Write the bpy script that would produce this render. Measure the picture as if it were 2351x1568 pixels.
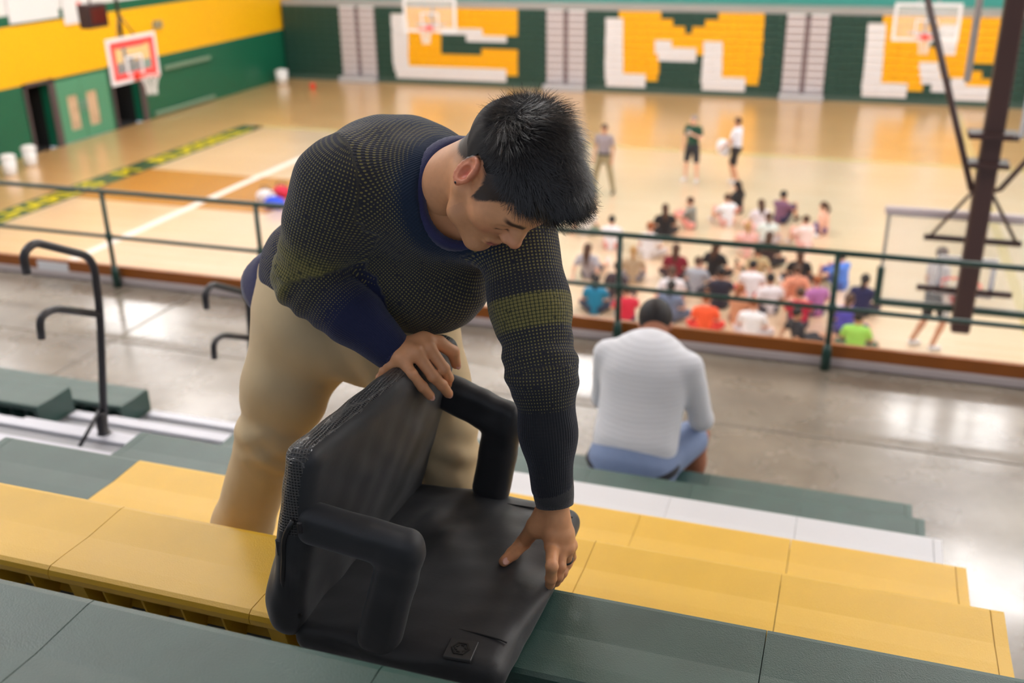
import bpy, math, random
import numpy as np
from mathutils import Vector, Matrix

for _o in list(bpy.data.objects):
    bpy.data.objects.remove(_o)
SC = bpy.context.scene
COL = SC.collection
random.seed(7)
RNG = np.random.default_rng(11)

# ------------------------------------------------------------------ camera
FPX, YAW, PIT, ROL = 2356.84, 0.329339, 0.403883, 0.0149017   # focal length in pixels of the 2351 px wide frame
CAMZ = 6.75                                                   # gym floor is z = 0, the gallery floor z = 3.65


def _axes():
    f = np.array([-math.sin(YAW) * math.cos(PIT), math.cos(YAW) * math.cos(PIT), -math.sin(PIT)])
    r = np.array([math.cos(YAW), math.sin(YAW), 0.0])
    u = np.cross(r, f)
    c, s = math.cos(ROL), math.sin(ROL)
    return r * c - u * s, u * c + r * s, f


AR, AU, AF = _axes()
CAM0 = np.array([0.0, 0.0, CAMZ])
cam_data = bpy.data.cameras.new('camera')
cam = bpy.data.objects.new('camera', cam_data)
COL.objects.link(cam)
cam.matrix_world = Matrix(((AR[0], AU[0], -AF[0], 0), (AR[1], AU[1], -AF[1], 0), (AR[2], AU[2], -AF[2], CAMZ), (0, 0, 0, 1)))
cam_data.sensor_fit = 'HORIZONTAL'
cam_data.sensor_width = 36.0
cam_data.lens = FPX / 2351.0 * 36.0
cam_data.clip_start = 0.05
cam_data.clip_end = 200
cam_data.dof.use_dof = True
cam_data.dof.focus_distance = 1.74
cam_data.dof.aperture_fstop = 3.0
SC.camera = cam

# ------------------------------------------------------------------ light
SC.view_settings.view_transform = 'Standard'
SC.view_settings.look = 'None'
SC.view_settings.gamma = 1.0
SC.view_settings.use_curve_mapping = False
SC.view_settings.exposure = 0.0
world = bpy.data.worlds.new('world')
SC.world = world
world.use_nodes = True
world.node_tree.nodes['Background'].inputs[0].default_value = (0.80, 0.86, 1.0, 1)
world.node_tree.nodes['Background'].inputs[1].default_value = 0.56
LAMP_W = 25.0        # radiance of the ceiling lamps
SC.cycles.max_bounces = 7
SC.cycles.diffuse_bounces = 4
SC.cycles.glossy_bounces = 3
SC.cycles.sample_clamp_indirect = 4.0
SC.cycles.use_denoising = True


def ray(px, py):
    return AF + AR * (px - 2351 / 2) / FPX - AU * (py - 1568 / 2) / FPX


def at_z(px, py, z):
    d = ray(px, py); return CAM0 + d * ((z - CAMZ) / d[2])


def at_y(px, py, y):
    d = ray(px, py); return CAM0 + d * (y / d[1])


def at_x(px, py, x):
    d = ray(px, py); return CAM0 + d * (x / d[0])


def at_d(px, py, dist):
    return CAM0 + ray(px, py) * dist

# ------------------------------------------------------------------ materials
MATS = {}


def nodes_of(m):
    m.use_nodes = True
    nt = m.node_tree
    return nt, nt.nodes['Principled BSDF']


def N(nt, t, **kw):
    n = nt.nodes.new(t)
    for k, v in kw.items():
        if k.startswith('i_'):
            n.inputs[int(k[2:])].default_value = v
        else:
            setattr(n, k, v)
    return n


def mat(name, rgb, rough=0.5, metal=0.0, var=0.0, vscale=20.0, bump=0.0, bscale=80.0, spec=None, sheen=0.0, coat=0.0, emit=None, estr=0.0, alpha=None, sss=0.0):
    if name in MATS:
        return MATS[name]
    m = bpy.data.materials.new(name)
    nt, b = nodes_of(m)
    c = (rgb[0], rgb[1], rgb[2], 1)
    b.inputs['Base Color'].default_value = c
    b.inputs['Roughness'].default_value = rough
    b.inputs['Metallic'].default_value = metal
    if spec is not None:
        b.inputs['Specular IOR Level'].default_value = spec
    if sheen:
        b.inputs['Sheen Weight'].default_value = sheen
    if coat:
        b.inputs['Coat Weight'].default_value = coat
    if sss:
        b.inputs['Subsurface Weight'].default_value = sss
        b.inputs['Subsurface Radius'].default_value = (0.012, 0.004, 0.002)
        b.inputs['Subsurface Scale'].default_value = 0.6
    if emit:
        b.inputs['Emission Color'].default_value = (*emit, 1)
        b.inputs['Emission Strength'].default_value = estr
    if var or bump:
        tc = N(nt, 'ShaderNodeTexCoord')
    if var:
        n = N(nt, 'ShaderNodeTexNoise')
        n.inputs['Scale'].default_value = vscale
        n.inputs['Detail'].default_value = 4
        nt.links.new(tc.outputs['Object'], n.inputs['Vector'])
        r = N(nt, 'ShaderNodeMapRange')
        r.inputs['To Min'].default_value = 1 - var
        r.inputs['To Max'].default_value = 1 + var
        nt.links.new(n.outputs['Fac'], r.inputs['Value'])
        mx = N(nt, 'ShaderNodeVectorMath', operation='SCALE')
        mx.inputs[0].default_value = rgb
        nt.links.new(r.outputs[0], mx.inputs['Scale'])
        nt.links.new(mx.outputs[0], b.inputs['Base Color'])
    if bump:
        n2 = N(nt, 'ShaderNodeTexNoise')
        n2.inputs['Scale'].default_value = bscale
        n2.inputs['Detail'].default_value = 3
        nt.links.new(tc.outputs['Object'], n2.inputs['Vector'])
        bp = N(nt, 'ShaderNodeBump')
        bp.inputs['Strength'].default_value = bump
        bp.inputs['Distance'].default_value = 0.004
        nt.links.new(n2.outputs['Fac'], bp.inputs['Height'])
        nt.links.new(bp.outputs[0], b.inputs['Normal'])
    MATS[name] = m
    return m


def s2l(r, g, b):
    f = lambda c: (c / 255 / 12.92) if c <= 10 else ((c / 255 + 0.055) / 1.055) ** 2.4
    return (f(r), f(g), f(b))


# ------------------------------------------------------------------ objects
def tag(o, label=None, cat=None, group=None, kind=None):
    if label: o['label'] = label
    if cat: o['category'] = cat
    if group: o['group'] = group
    if kind: o['kind'] = kind
    return o


def empty(name, loc=(0, 0, 0)):
    o = bpy.data.objects.new(name, None)
    COL.objects.link(o)
    o.location = loc
    o.empty_display_size = 0.1
    return o


def mesh_from(name, V, F, smooth=False):
    me = bpy.data.meshes.new(name)
    V = np.asarray(V, dtype=np.float32)
    if isinstance(F, np.ndarray):
        n = F.shape[1]
        me.vertices.add(len(V)); me.vertices.foreach_set('co', V.ravel())
        me.loops.add(F.size); me.loops.foreach_set('vertex_index', F.astype(np.int32).ravel())
        me.polygons.add(len(F))
        me.polygons.foreach_set('loop_start', np.arange(0, F.size, n, dtype=np.int32))
        me.polygons.foreach_set('loop_total', np.full(len(F), n, dtype=np.int32))
        me.update(calc_edges=True)
    else:
        me.from_pydata([tuple(map(float, v)) for v in V], [], F)
        me.update()
    if smooth:
        me.polygons.foreach_set('use_smooth', np.ones(len(me.polygons), dtype=bool))
    return me


def obj(name, me, m=None, parent=None, loc=None):
    """link a mesh datablock; coordinates in the mesh are in the parent's frame"""
    o = bpy.data.objects.new(name, me)
    COL.objects.link(o)
    if m is not None:
        for mm in (m if isinstance(m, (list, tuple)) else [m]):
            if len(me.materials) < (len(m) if isinstance(m, (list, tuple)) else 1):
                me.materials.append(mm)
    if parent is not None:
        o.parent = parent
    if loc is not None:
        o.location = loc
    return o


def objmat(o, mats):
    """per-object material on shared mesh data"""
    for i, m in enumerate(mats):
        o.material_slots[i].link = 'OBJECT'
        o.material_slots[i].material = m


class MB:
    """collects simple solids into one mesh"""
    def __init__(s):
        s.V = []; s.F = []; s.M = []; s.S = []

    def add(s, V, F, mi=0, smooth=False):
        o = len(s.V)
        s.V += [tuple(map(float, v)) for v in V]
        s.F += [tuple(i + o for i in f) for f in F]
        s.M += [mi] * len(F); s.S += [smooth] * len(F)
        return s

    def box(s, x0, x1, y0, y1, z0, z1, mi=0, bev=0.0):
        if bev <= 0:
            V = [(x0, y0, z0), (x1, y0, z0), (x1, y1, z0), (x0, y1, z0), (x0, y0, z1), (x1, y0, z1), (x1, y1, z1), (x0, y1, z1)]
            return s.add(V, [(0, 3, 2, 1), (4, 5, 6, 7), (0, 1, 5, 4), (1, 2, 6, 5), (2, 3, 7, 6), (3, 0, 4, 7)], mi)
        b = min(bev, (x1 - x0) / 2.01, (y1 - y0) / 2.01, (z1 - z0) / 2.01)
        V = []; idx = {}
        cs = [(x0, x1), (y0, y1), (z0, z1)]
        for cx in (0, 1):
            for cy in (0, 1):
                for cz in (0, 1):
                    c = (cx, cy, cz)
                    for a in range(3):
                        p = [cs[i][c[i]] + (b if c[i] == 0 else -b) for i in range(3)]
                        p[a] = cs[a][c[a]]
                        idx[(c, a)] = len(V); V.append(tuple(p))
        F = []
        for a in range(3):
            o1, o2 = [(1, 2), (2, 0), (0, 1)][a]
            for e in (0, 1):
                q = []
                for (u, v) in ((0, 0), (1, 0), (1, 1), (0, 1)):
                    c = [0, 0, 0]; c[a] = e; c[o1] = u; c[o2] = v
                    q.append(idx[(tuple(c), a)])
                F.append(tuple(q if e else q[::-1]))
        for a in range(3):                    # edges along a
            o1, o2 = [(1, 2), (2, 0), (0, 1)][a]
            for (u, v) in ((0, 0), (1, 0), (1, 1), (0, 1)):
                c0 = [0, 0, 0]; c0[o1] = u; c0[o2] = v; c1 = list(c0); c1[a] = 1
                c0, c1 = tuple(c0), tuple(c1)
                q = [idx[(c0, o1)], idx[(c1, o1)], idx[(c1, o2)], idx[(c0, o2)]]
                F.append(tuple(q if (u ^ v) else q[::-1]))
        for c in [(i, j, k) for i in (0, 1) for j in (0, 1) for k in (0, 1)]:
            q = [idx[(c, 0)], idx[(c, 1)], idx[(c, 2)]]
            F.append(tuple(q if sum(c) % 2 else q[::-1]))
        return s.add(V, F, mi)

    def tube(s, pts, r, n=10, mi=0, cap=True, closed=False):
        pts = [np.array(p, float) for p in pts]
        m = len(pts)
        rr = r if hasattr(r, '__len__') else [r] * m
        T = []
        for i in range(m):
            a = pts[(i - 1) % m] if (closed or i > 0) else pts[i]
            b = pts[(i + 1) % m] if (closed or i < m - 1) else pts[i]
            t = b - a; T.append(t / (np.linalg.norm(t) + 1e-12))
        ref = np.array([0, 0, 1.0]) if abs(T[0][2]) < 0.9 else np.array([1.0, 0, 0])
        u = np.cross(T[0], ref); u /= np.linalg.norm(u)
        V = []; F = []
        for i in range(m):
            u = u - T[i] * (u @ T[i]); u /= np.linalg.norm(u)
            v = np.cross(T[i], u)
            for k in range(n):
                a = 2 * math.pi * k / n
                V.append(pts[i] + rr[i] * (math.cos(a) * u + math.sin(a) * v))
        for i in range(m if closed else m - 1):
            j = (i + 1) % m
            for k in range(n):
                k2 = (k + 1) % n
                F.append((i * n + k, i * n + k2, j * n + k2, j * n + k))
        if cap and not closed:
            F.append(tuple(range(n - 1, -1, -1))); F.append(tuple((m - 1) * n + k for k in range(n)))
        return s.add(V, F, mi, True)

    def lathe(s, c, prof, n=20, mi=0):
        V = []; F = []
        for (r, z) in prof:
            for k in range(n):
                a = 2 * math.pi * k / n
                V.append((c[0] + r * math.cos(a), c[1] + r * math.sin(a), c[2] + z))
        for i in range(len(prof) - 1):
            for k in range(n):
                k2 = (k + 1) % n
                F.append((i * n + k, i * n + k2, (i + 1) * n + k2, (i + 1) * n + k))
        F.append(tuple(range(n - 1, -1, -1))); F.append(tuple((len(prof) - 1) * n + k for k in range(n)))
        return s.add(V, F, mi, True)

    def prism(s, poly, axis, a0, a1, mi=0, smooth=False):
        """closed polygon (list of 2-tuples in the other two axes, in order) extruded along axis"""
        n = len(poly)
        def mk(p, a):
            q = list(p); q.insert(axis, a); return tuple(q)
        V = [mk(p, a0) for p in poly] + [mk(p, a1) for p in poly]
        F = [(i, (i + 1) % n, n + (i + 1) % n, n + i) for i in range(n)]
        s.add(V, F, mi, smooth)
        return s.add(V, [tuple(range(n - 1, -1, -1)), tuple(range(n, 2 * n))], mi)

    def mesh(s, name):
        me = bpy.data.meshes.new(name)
        me.from_pydata(s.V, [], s.F)
        me.polygons.foreach_set('material_index', s.M)
        me.polygons.foreach_set('use_smooth', s.S)
        me.update()
        import bmesh
        bm = bmesh.new(); bm.from_mesh(me)
        bmesh.ops.recalc_face_normals(bm, faces=bm.faces)
        bm.to_mesh(me); bm.free()
        return me

    def build(s, name, m, parent=None, loc=None):
        return obj(name, s.mesh(name), m, parent, loc)


def fillet(pts, r, n=6):
    """round the corners of a polyline"""
    P = [np.array(p, float) for p in pts]
    out = [P[0]]
    for i in range(1, len(P) - 1):
        a, b, c = P[i - 1], P[i], P[i + 1]
        ra = min(r, np.linalg.norm(a - b) * .49, np.linalg.norm(c - b) * .49)
        p0 = b + (a - b) / np.linalg.norm(a - b) * ra
        p1 = b + (c - b) / np.linalg.norm(c - b) * ra
        for k in range(n + 1):
            t = k / n
            out.append(p0 * (1 - t) ** 2 + b * 2 * t * (1 - t) + p1 * t ** 2)
    out.append(P[-1])
    return out


# ------------------------------------------------------------------ smooth solids from blended distance fields
class SDF:
    def __init__(s, lo, hi, h):
        s.lo = np.array(lo, np.float32); s.h = h
        s.n = np.ceil((np.array(hi) - s.lo) / h).astype(int) + 1
        s.D = np.full(tuple(s.n), 0.5, np.float32)

    def _sub(s, lo, hi):
        i0 = np.clip(np.floor((np.array(lo) - s.lo) / s.h).astype(int), 0, s.n)
        i1 = np.clip(np.ceil((np.array(hi) - s.lo) / s.h).astype(int) + 1, 0, s.n)
        if np.any(i1 <= i0):
            return None
        sl = tuple(slice(a, b) for a, b in zip(i0, i1))
        ax = [(s.lo[k] + s.h * np.arange(i0[k], i1[k])).astype(np.float32) for k in range(3)]
        P = np.stack(np.meshgrid(*ax, indexing='ij'), -1)
        return sl, P

    def _put(s, sl, d, k, op):
        a = s.D[sl]
        if op == 'add':
            if k <= 0:
                s.D[sl] = np.minimum(a, d); return
            h = np.clip(0.5 + 0.5 * (d - a) / k, 0, 1)
            s.D[sl] = d * (1 - h) + a * h - k * h * (1 - h)
        else:
            d = -d
            if k <= 0:
                s.D[sl] = np.maximum(a, d); return
            h = np.clip(0.5 - 0.5 * (d - a) / k, 0, 1)
            s.D[sl] = d * (1 - h) + a * h + k * h * (1 - h)

    def cone(s, a, b, ra, rb, k=0.01, op='add', n=None, flat=1.0):
        a = np.array(a, np.float32); b = np.array(b, np.float32)
        R = max(ra, rb) * max(1, flat) + 2.2 * k + 2 * s.h
        q = s._sub(np.minimum(a, b) - R, np.maximum(a, b) + R)
        if q is None: return s
        sl, P = q
        ba = b - a; L = float(ba @ ba) + 1e-12
        P = P - a
        t = np.clip((P @ ba) / L, 0, 1)
        C = P - t[..., None] * ba
        if n is None:
            d = np.sqrt((C * C).sum(-1))
        else:
            n = np.array(n, np.float32); n = n / np.linalg.norm(n)
            cn = C @ n
            d = np.sqrt(np.maximum((C * C).sum(-1) - cn * cn, 0) + (cn / flat) ** 2)
        d = d - (ra + (rb - ra) * t)
        if n is not None and flat < 1: d = d * (0.5 + 0.5 * flat)
        s._put(sl, d, k, op)
        return s

    def chain(s, pts, rs, k=0.01, kk=None, **kw):
        for i in range(len(pts) - 1):
            s.cone(pts[i], pts[i + 1], rs[i], rs[i + 1], k if i == 0 else (kk or k), **kw)
        return s

    def ell(s, c, r, R=None, k=0.01, op='add'):
        c = np.array(c, np.float32); r = np.array(r, np.float32)
        m = float(r.max()) + 2.2 * k + 2 * s.h
        q = s._sub(c - m, c + m)
        if q is None: return s
        sl, P = q
        P = P - c
        if R is not None: P = P @ np.array(R, np.float32)      # columns of R = the ellipsoid's axes
        k0 = np.sqrt(((P / r) ** 2).sum(-1)); k1 = np.sqrt(((P / (r * r)) ** 2).sum(-1)) + 1e-9
        s._put(sl, k0 * (k0 - 1) / k1, k, op)
        return s

    def box(s, c, hsz, R=None, rad=0.01, k=0.01, op='add'):
        c = np.array(c, np.float32); hs = np.array(hsz, np.float32) - rad
        m = float(np.linalg.norm(hsz)) + 2.2 * k + 2 * s.h
        q = s._sub(c - m, c + m)
        if q is None: return s
        sl, P = q
        P = P - c
        if R is not None: P = P @ np.array(R, np.float32)
        Q = np.abs(P) - hs
        d = np.sqrt((np.maximum(Q, 0) ** 2).sum(-1)) + np.minimum(Q.max(-1), 0) - rad
        s._put(sl, d, k, op)
        return s

    def plane_cut(s, p, nrm, k=0.0):
        """keep the side the normal points away from"""
        sl, P = s._sub(s.lo, s.lo + s.h * s.n)
        d = (P - np.array(p, np.float32)) @ np.array(nrm, np.float32)
        a = s.D[sl]
        if k > 0:
            h = np.clip(0.5 - 0.5 * (d - a) / k, 0, 1)
            s.D[sl] = d * (1 - h) + a * h + k * h * (1 - h)
        else:
            s.D[sl] = np.maximum(a, d)
        return s

    def surf(s, smooth=1):
        D = s.D.copy()
        for a in range(3):
            sl = [slice(None)] * 3
            for e in (0, -1):
                sl[a] = e; D[tuple(sl)] = np.maximum(D[tuple(sl)], 0.01)
        S = D < 0
        c8 = [(i, j, k) for i in (0, 1) for j in (0, 1) for k in (0, 1)]
        n = np.array(D.shape) - 1
        cnt = np.zeros(n, np.int8)
        for (i, j, k) in c8:
            cnt += S[i:i + n[0], j:j + n[1], k:k + n[2]]
        act = (cnt > 0) & (cnt < 8)
        idx = np.argwhere(act)
        vid = np.full(n, -1, np.int64); vid[act] = np.arange(len(idx))
        pos = np.zeros((len(idx), 3)); num = np.zeros(len(idx))
        cv = {c: D[idx[:, 0] + c[0], idx[:, 1] + c[1], idx[:, 2] + c[2]] for c in c8}
        for a in range(3):
            for c in c8:
                if c[a]: continue
                c2 = list(c); c2[a] = 1; c2 = tuple(c2)
                d0, d1 = cv[c], cv[c2]
                m = (d0 < 0) != (d1 < 0)
                t = np.where(m, d0 / np.where(m, d0 - d1, 1), 0)
                p = np.zeros((len(idx), 3)); p += c; p[:, a] += t
                pos += p * m[:, None]; num += m
        V = (idx + pos / num[:, None]) * s.h + s.lo
        Fs = []
        for a in range(3):
            b, c = (a + 1) % 3, (a + 2) % 3
            s0 = [slice(None)] * 3; s1 = [slice(None)] * 3
            s0[a] = slice(0, -1); s1[a] = slice(1, None)
            for q in (b, c):
                s0[q] = slice(1, -1); s1[q] = slice(1, -1)
            A = S[tuple(s0)]; B = S[tuple(s1)]
            e = np.argwhere(A != B)
            if len(e) == 0: continue
            flip = A[e[:, 0], e[:, 1], e[:, 2]]
            base = e.copy(); base[:, b] += 1; base[:, c] += 1
            def g(db, dc):
                q = base.copy(); q[:, b] += db; q[:, c] += dc
                return vid[q[:, 0], q[:, 1], q[:, 2]]
            q = np.stack([g(-1, -1), g(0, -1), g(0, 0), g(-1, 0)], 1)
            q[~flip] = q[~flip][:, ::-1]
            Fs.append(q)
        F = np.concatenate(Fs)
        for _ in range(smooth):
            V = lap(V, F, 0.5)
        return V, F


def lap(V, F, w=0.5):
    A = np.zeros_like(V); c = np.zeros(len(V))
    for i in range(F.shape[1]):
        j = (i + 1) % F.shape[1]
        np.add.at(A, F[:, i], V[F[:, j]]); np.add.at(c, F[:, i], 1)
        np.add.at(A, F[:, j], V[F[:, i]]); np.add.at(c, F[:, j], 1)
    return V * (1 - w) + w * A / np.maximum(c, 1)[:, None]


def vnorm(V, F):
    n = np.cross(V[F[:, 2]] - V[F[:, 0]], V[F[:, 3]] - V[F[:, 1]])
    A = np.zeros_like(V)
    for i in range(4):
        np.add.at(A, F[:, i], n)
    return A / (np.linalg.norm(A, axis=1, keepdims=True) + 1e-12)


def keep_faces(V, F, m):
    """drop vertices where m is False"""
    f = m[F].all(1)
    F = F[f]; used = np.unique(F); mp = np.full(len(V), -1); mp[used] = np.arange(len(used))
    return V[used], mp[F], used


def vattr(me, name, data):
    d = np.asarray(data, np.float32)
    if d.ndim == 1:
        a = me.attributes.new(name, 'FLOAT', 'POINT'); a.data.foreach_set('value', d)
    else:
        a = me.attributes.new(name, 'FLOAT_VECTOR', 'POINT'); a.data.foreach_set('vector', d[:, :3].ravel())


def rotz(a):
    c, s = math.cos(a), math.sin(a)
    return np.array([[c, -s, 0], [s, c, 0], [0, 0, 1.0]])


def unit(v):
    v = np.array(v, float); return v / np.linalg.norm(v)


def ss(e0, e1, x):
    t = np.clip((x - e0) / (e1 - e0), 0, 1); return t * t * (3 - 2 * t)

# ------------------------------------------------------------------ colours
GREEN = s2l(38, 84, 72)
YEL = s2l(250, 180, 8)


def plank_mat(name='maple_floor', ca=(238, 210, 178), cb=(231, 198, 160)):
    m = bpy.data.materials.new(name)
    nt, b = nodes_of(m)
    tc = N(nt, 'ShaderNodeTexCoord')
    br = N(nt, 'ShaderNodeTexBrick')
    br.offset = 0.37
    br.inputs['Scale'].default_value = 1.0
    br.inputs['Brick Width'].default_value = 1.9
    br.inputs['Row Height'].default_value = 0.085
    br.inputs['Mortar Size'].default_value = 0.0015
    br.inputs['Color1'].default_value = (*s2l(*ca), 1)
    br.inputs['Color2'].default_value = (*s2l(*cb), 1)
    br.inputs['Mortar'].default_value = (*s2l(180, 130, 80), 1)
    nt.links.new(tc.outputs['Object'], br.inputs['Vector'])
    no = N(nt, 'ShaderNodeTexNoise')
    no.inputs['Scale'].default_value = 0.35
    nt.links.new(tc.outputs['Object'], no.inputs['Vector'])
    mx = N(nt, 'ShaderNodeMixRGB', blend_type='MULTIPLY')
    mx.inputs[0].default_value = 0.25
    nt.links.new(br.outputs['Color'], mx.inputs[1])
    nt.links.new(no.outputs['Fac'], mx.inputs[2])
    nt.links.new(mx.outputs[0], b.inputs['Base Color'])
    b.inputs['Roughness'].default_value = 0.32
    b.inputs['Specular IOR Level'].default_value = 0.6
    b.inputs['Coat Weight'].default_value = 1.0
    b.inputs['Coat Roughness'].default_value = 0.22
    b.inputs['Coat IOR'].default_value = 1.6
    return m


def concrete_mat():
    m = bpy.data.materials.new('polished_concrete')
    nt, b = nodes_of(m)
    tc = N(nt, 'ShaderNodeTexCoord')
    no = N(nt, 'ShaderNodeTexNoise'); no.inputs['Scale'].default_value = 1.6; no.inputs['Detail'].default_value = 8; no.inputs['Roughness'].default_value = 0.65
    nt.links.new(tc.outputs['Object'], no.inputs['Vector'])
    cr = N(nt, 'ShaderNodeValToRGB')
    cr.color_ramp.elements[0].position = 0.3; cr.color_ramp.elements[0].color = (*s2l(100, 90, 78), 1)
    cr.color_ramp.elements[1].position = 0.75; cr.color_ramp.elements[1].color = (*s2l(142, 132, 117), 1)
    nt.links.new(no.outputs['Fac'], cr.inputs[0])
    nt.links.new(cr.outputs[0], b.inputs['Base Color'])
    n2 = N(nt, 'ShaderNodeTexNoise'); n2.inputs['Scale'].default_value = 2.3; n2.inputs['Detail'].default_value = 5
    nt.links.new(tc.outputs['Object'], n2.inputs['Vector'])
    mr = N(nt, 'ShaderNodeMapRange'); mr.inputs['From Min'].default_value = .3; mr.inputs['From Max'].default_value = .7
    mr.inputs['To Min'].default_value = 0.2; mr.inputs['To Max'].default_value = 0.36
    nt.links.new(n2.outputs['Fac'], mr.inputs['Value']); nt.links.new(mr.outputs[0], b.inputs['Roughness'])
    b.inputs['Specular IOR Level'].default_value = 0.9
    b.inputs['Coat Weight'].default_value = 0.35
    b.inputs['Coat Roughness'].default_value = 0.12
    return m


M_floor = plank_mat()
M_conc = concrete_mat()
M_wgreen = mat('green_wall_paint', s2l(22, 98, 72), 0.35, var=0.06, vscale=3)
M_wyel = mat('yellow_wall_paint', s2l(252, 188, 10), 0.4, var=0.03, vscale=3)
M_wwhite = mat('white_wall_paint', (0.8, 0.8, 0.8), 0.6)
M_wteal = mat('teal_wall_paint', s2l(60, 150, 138), 0.5, var=0.04, vscale=2)
M_line_g = mat('court_green_paint', s2l(20, 78, 62), 0.25)
M_line_y = mat('court_yellow_paint', s2l(226, 204, 30), 0.25)
M_line_w = mat('pale_floor_strip', (0.85, 0.82, 0.78), 0.25)
M_line_o = mat('court_olive_paint', s2l(196, 176, 126), 0.25)
M_stain = mat('court_brown_stain', s2l(176, 122, 58), 0.25, var=0.08, vscale=1.5)
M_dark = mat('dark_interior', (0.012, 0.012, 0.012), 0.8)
M_frame = mat('brown_steel_frame', s2l(84, 72, 74), 0.5)
M_lgreen = mat('door_green_paint', s2l(84, 150, 118), 0.4, var=0.05, vscale=4)
M_white = mat('white_paint', (0.82, 0.82, 0.82), 0.45)
M_grey = mat('grey_paint', s2l(176, 176, 180), 0.5, var=0.05, vscale=9)
M_black = mat('black_metal', (0.02, 0.018, 0.02), 0.35)
M_wood = mat('varnished_kerb_wood', s2l(150, 84, 26), 0.35, var=0.15, vscale=6)
M_paper = mat('white_paper', (0.8, 0.8, 0.82), 0.6)
M_ceil = mat('ceiling_paint', (0.8, 0.8, 0.82), 0.8)
M_lamp = mat('lamp_diffuser', (0.9, 0.9, 0.9), 0.5, emit=(1.0, 0.985, 0.985), estr=LAMP_W)


def struct(name, mb, m, label, cat, parent=None):
    o = mb.build(name, m, parent)
    if parent is None:
        tag(o, label, cat, kind='structure')
    return o


# ------------------------------------------------------------------ gym floor and its paint
GX0, GX1, GY0, GY1 = -23.4, 22.0, 6.6, 40.4
floor = struct('floor', MB().box(GX0, GX1, GY0, GY1, -0.2, 0.0), M_floor, 'pale varnished maple gym floor far below the gallery', 'floor')
H = 0.003
M_border = plank_mat('maple_border_stain', (226, 180, 122), (216, 168, 108))
MB().box(-19.66, 21.9, 30.05, 40.3, 0, H * .5).build('court_border', M_border, floor)
MB().box(-23.4, -19.66, 6.7, 40.3, 0, H * .5).build('court_border', M_border, floor)
MB().box(-19.66, -18.8, 17.5, 29.9, 0, H).build('baseline_band', M_line_g, floor)
MB().box(-19.2, 18, 29.65, 30.05, 0, H).build('side_line', M_line_o, floor)
MB().box(-15.45, -15.2, 12, 28, 0, H).build('floor_line', M_line_w, floor)  # straight white strip along the floor
MB().box(-18.8, -13.2, 20.6, 23.75, 0, H * .6).build('free_throw_lane', M_stain, floor)
MB().box(3.0, 3.2, 12, 38, 0, H).build('floor_line', M_line_o, floor)


def text_mesh(s, size, thick):
    cu = bpy.data.curves.new('txt', 'FONT'); cu.body = s; cu.size = size; cu.extrude = thick
    cu.align_x = 'LEFT'; cu.offset = size * 0.02
    o = bpy.data.objects.new('txt', cu); COL.objects.link(o)
    bpy.context.view_layer.update()
    dg = bpy.context.evaluated_depsgraph_get()
    me = bpy.data.meshes.new_from_object(o.evaluated_get(dg))
    bpy.data.objects.remove(o)
    return me


for word, y0, y1 in (('CHARLES', 18.1, 22.1), ('M', 22.9, 23.6), ('RUSSELL', 24.5, 29.3)):
    me = text_mesh(word, 1.0, 0.002)
    V = np.empty(len(me.vertices) * 3, np.float32); me.vertices.foreach_get('co', V); V = V.reshape(-1, 3)
    V[:, :2] -= V[:, :2].min(0); V[:, :2] /= V[:, :2].max(0)
    W = np.stack([-18.93 - V[:, 1] * 0.62, y0 + V[:, 0] * (y1 - y0), H + 0.002 + V[:, 2]], 1)
    me.vertices.foreach_set('co', W.astype(np.float32).ravel()); me.update()
    obj('baseline_lettering', me, M_line_y, floor)

# ------------------------------------------------------------------ walls round the gym
wl = MB()
XW = -23.4
for (ya, yb, z0) in ((6.6, 24.5, 0), (24.5, 25.42, 1.95), (25.42, 25.5, 0), (25.5, 28.1, 1.93), (28.1, 28.3, 0), (28.3, 29.62, 2.0), (29.62, 40.4, 0)):
    if z0 < 2.02:
        wl.box(XW - .3, XW, ya, yb, z0, 2.02, 0)
wl.box(XW - .3, XW, 6.6, 40.4, 2.02, 3.68, 1)
wl.box(XW - .3, XW, 6.6, 40.4, 3.68, 3.98, 0)
wl.box(XW - .3, XW, 6.6, 40.4, 3.98, 12.2, 2)
wall_left = struct('wall_left', wl, [M_wgreen, M_wyel, M_wwhite], 'green wall with a broad yellow band beside the court', 'wall')
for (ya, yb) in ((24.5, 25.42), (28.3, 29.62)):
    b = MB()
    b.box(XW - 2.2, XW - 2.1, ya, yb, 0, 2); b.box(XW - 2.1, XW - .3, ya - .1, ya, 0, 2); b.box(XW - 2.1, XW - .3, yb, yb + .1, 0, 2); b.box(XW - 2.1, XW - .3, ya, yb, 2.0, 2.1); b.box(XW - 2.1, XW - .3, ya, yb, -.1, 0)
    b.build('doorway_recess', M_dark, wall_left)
    f = MB()
    f.box(XW, XW + .06, ya - .09, ya, 0, 2.02); f.box(XW, XW + .06, yb, yb + .26, 0, 2.02); f.box(XW, XW + .06, ya - .09, yb + .26, 1.95, 2.05)
    f.build('door_frame', M_frame, wall_left)
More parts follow.
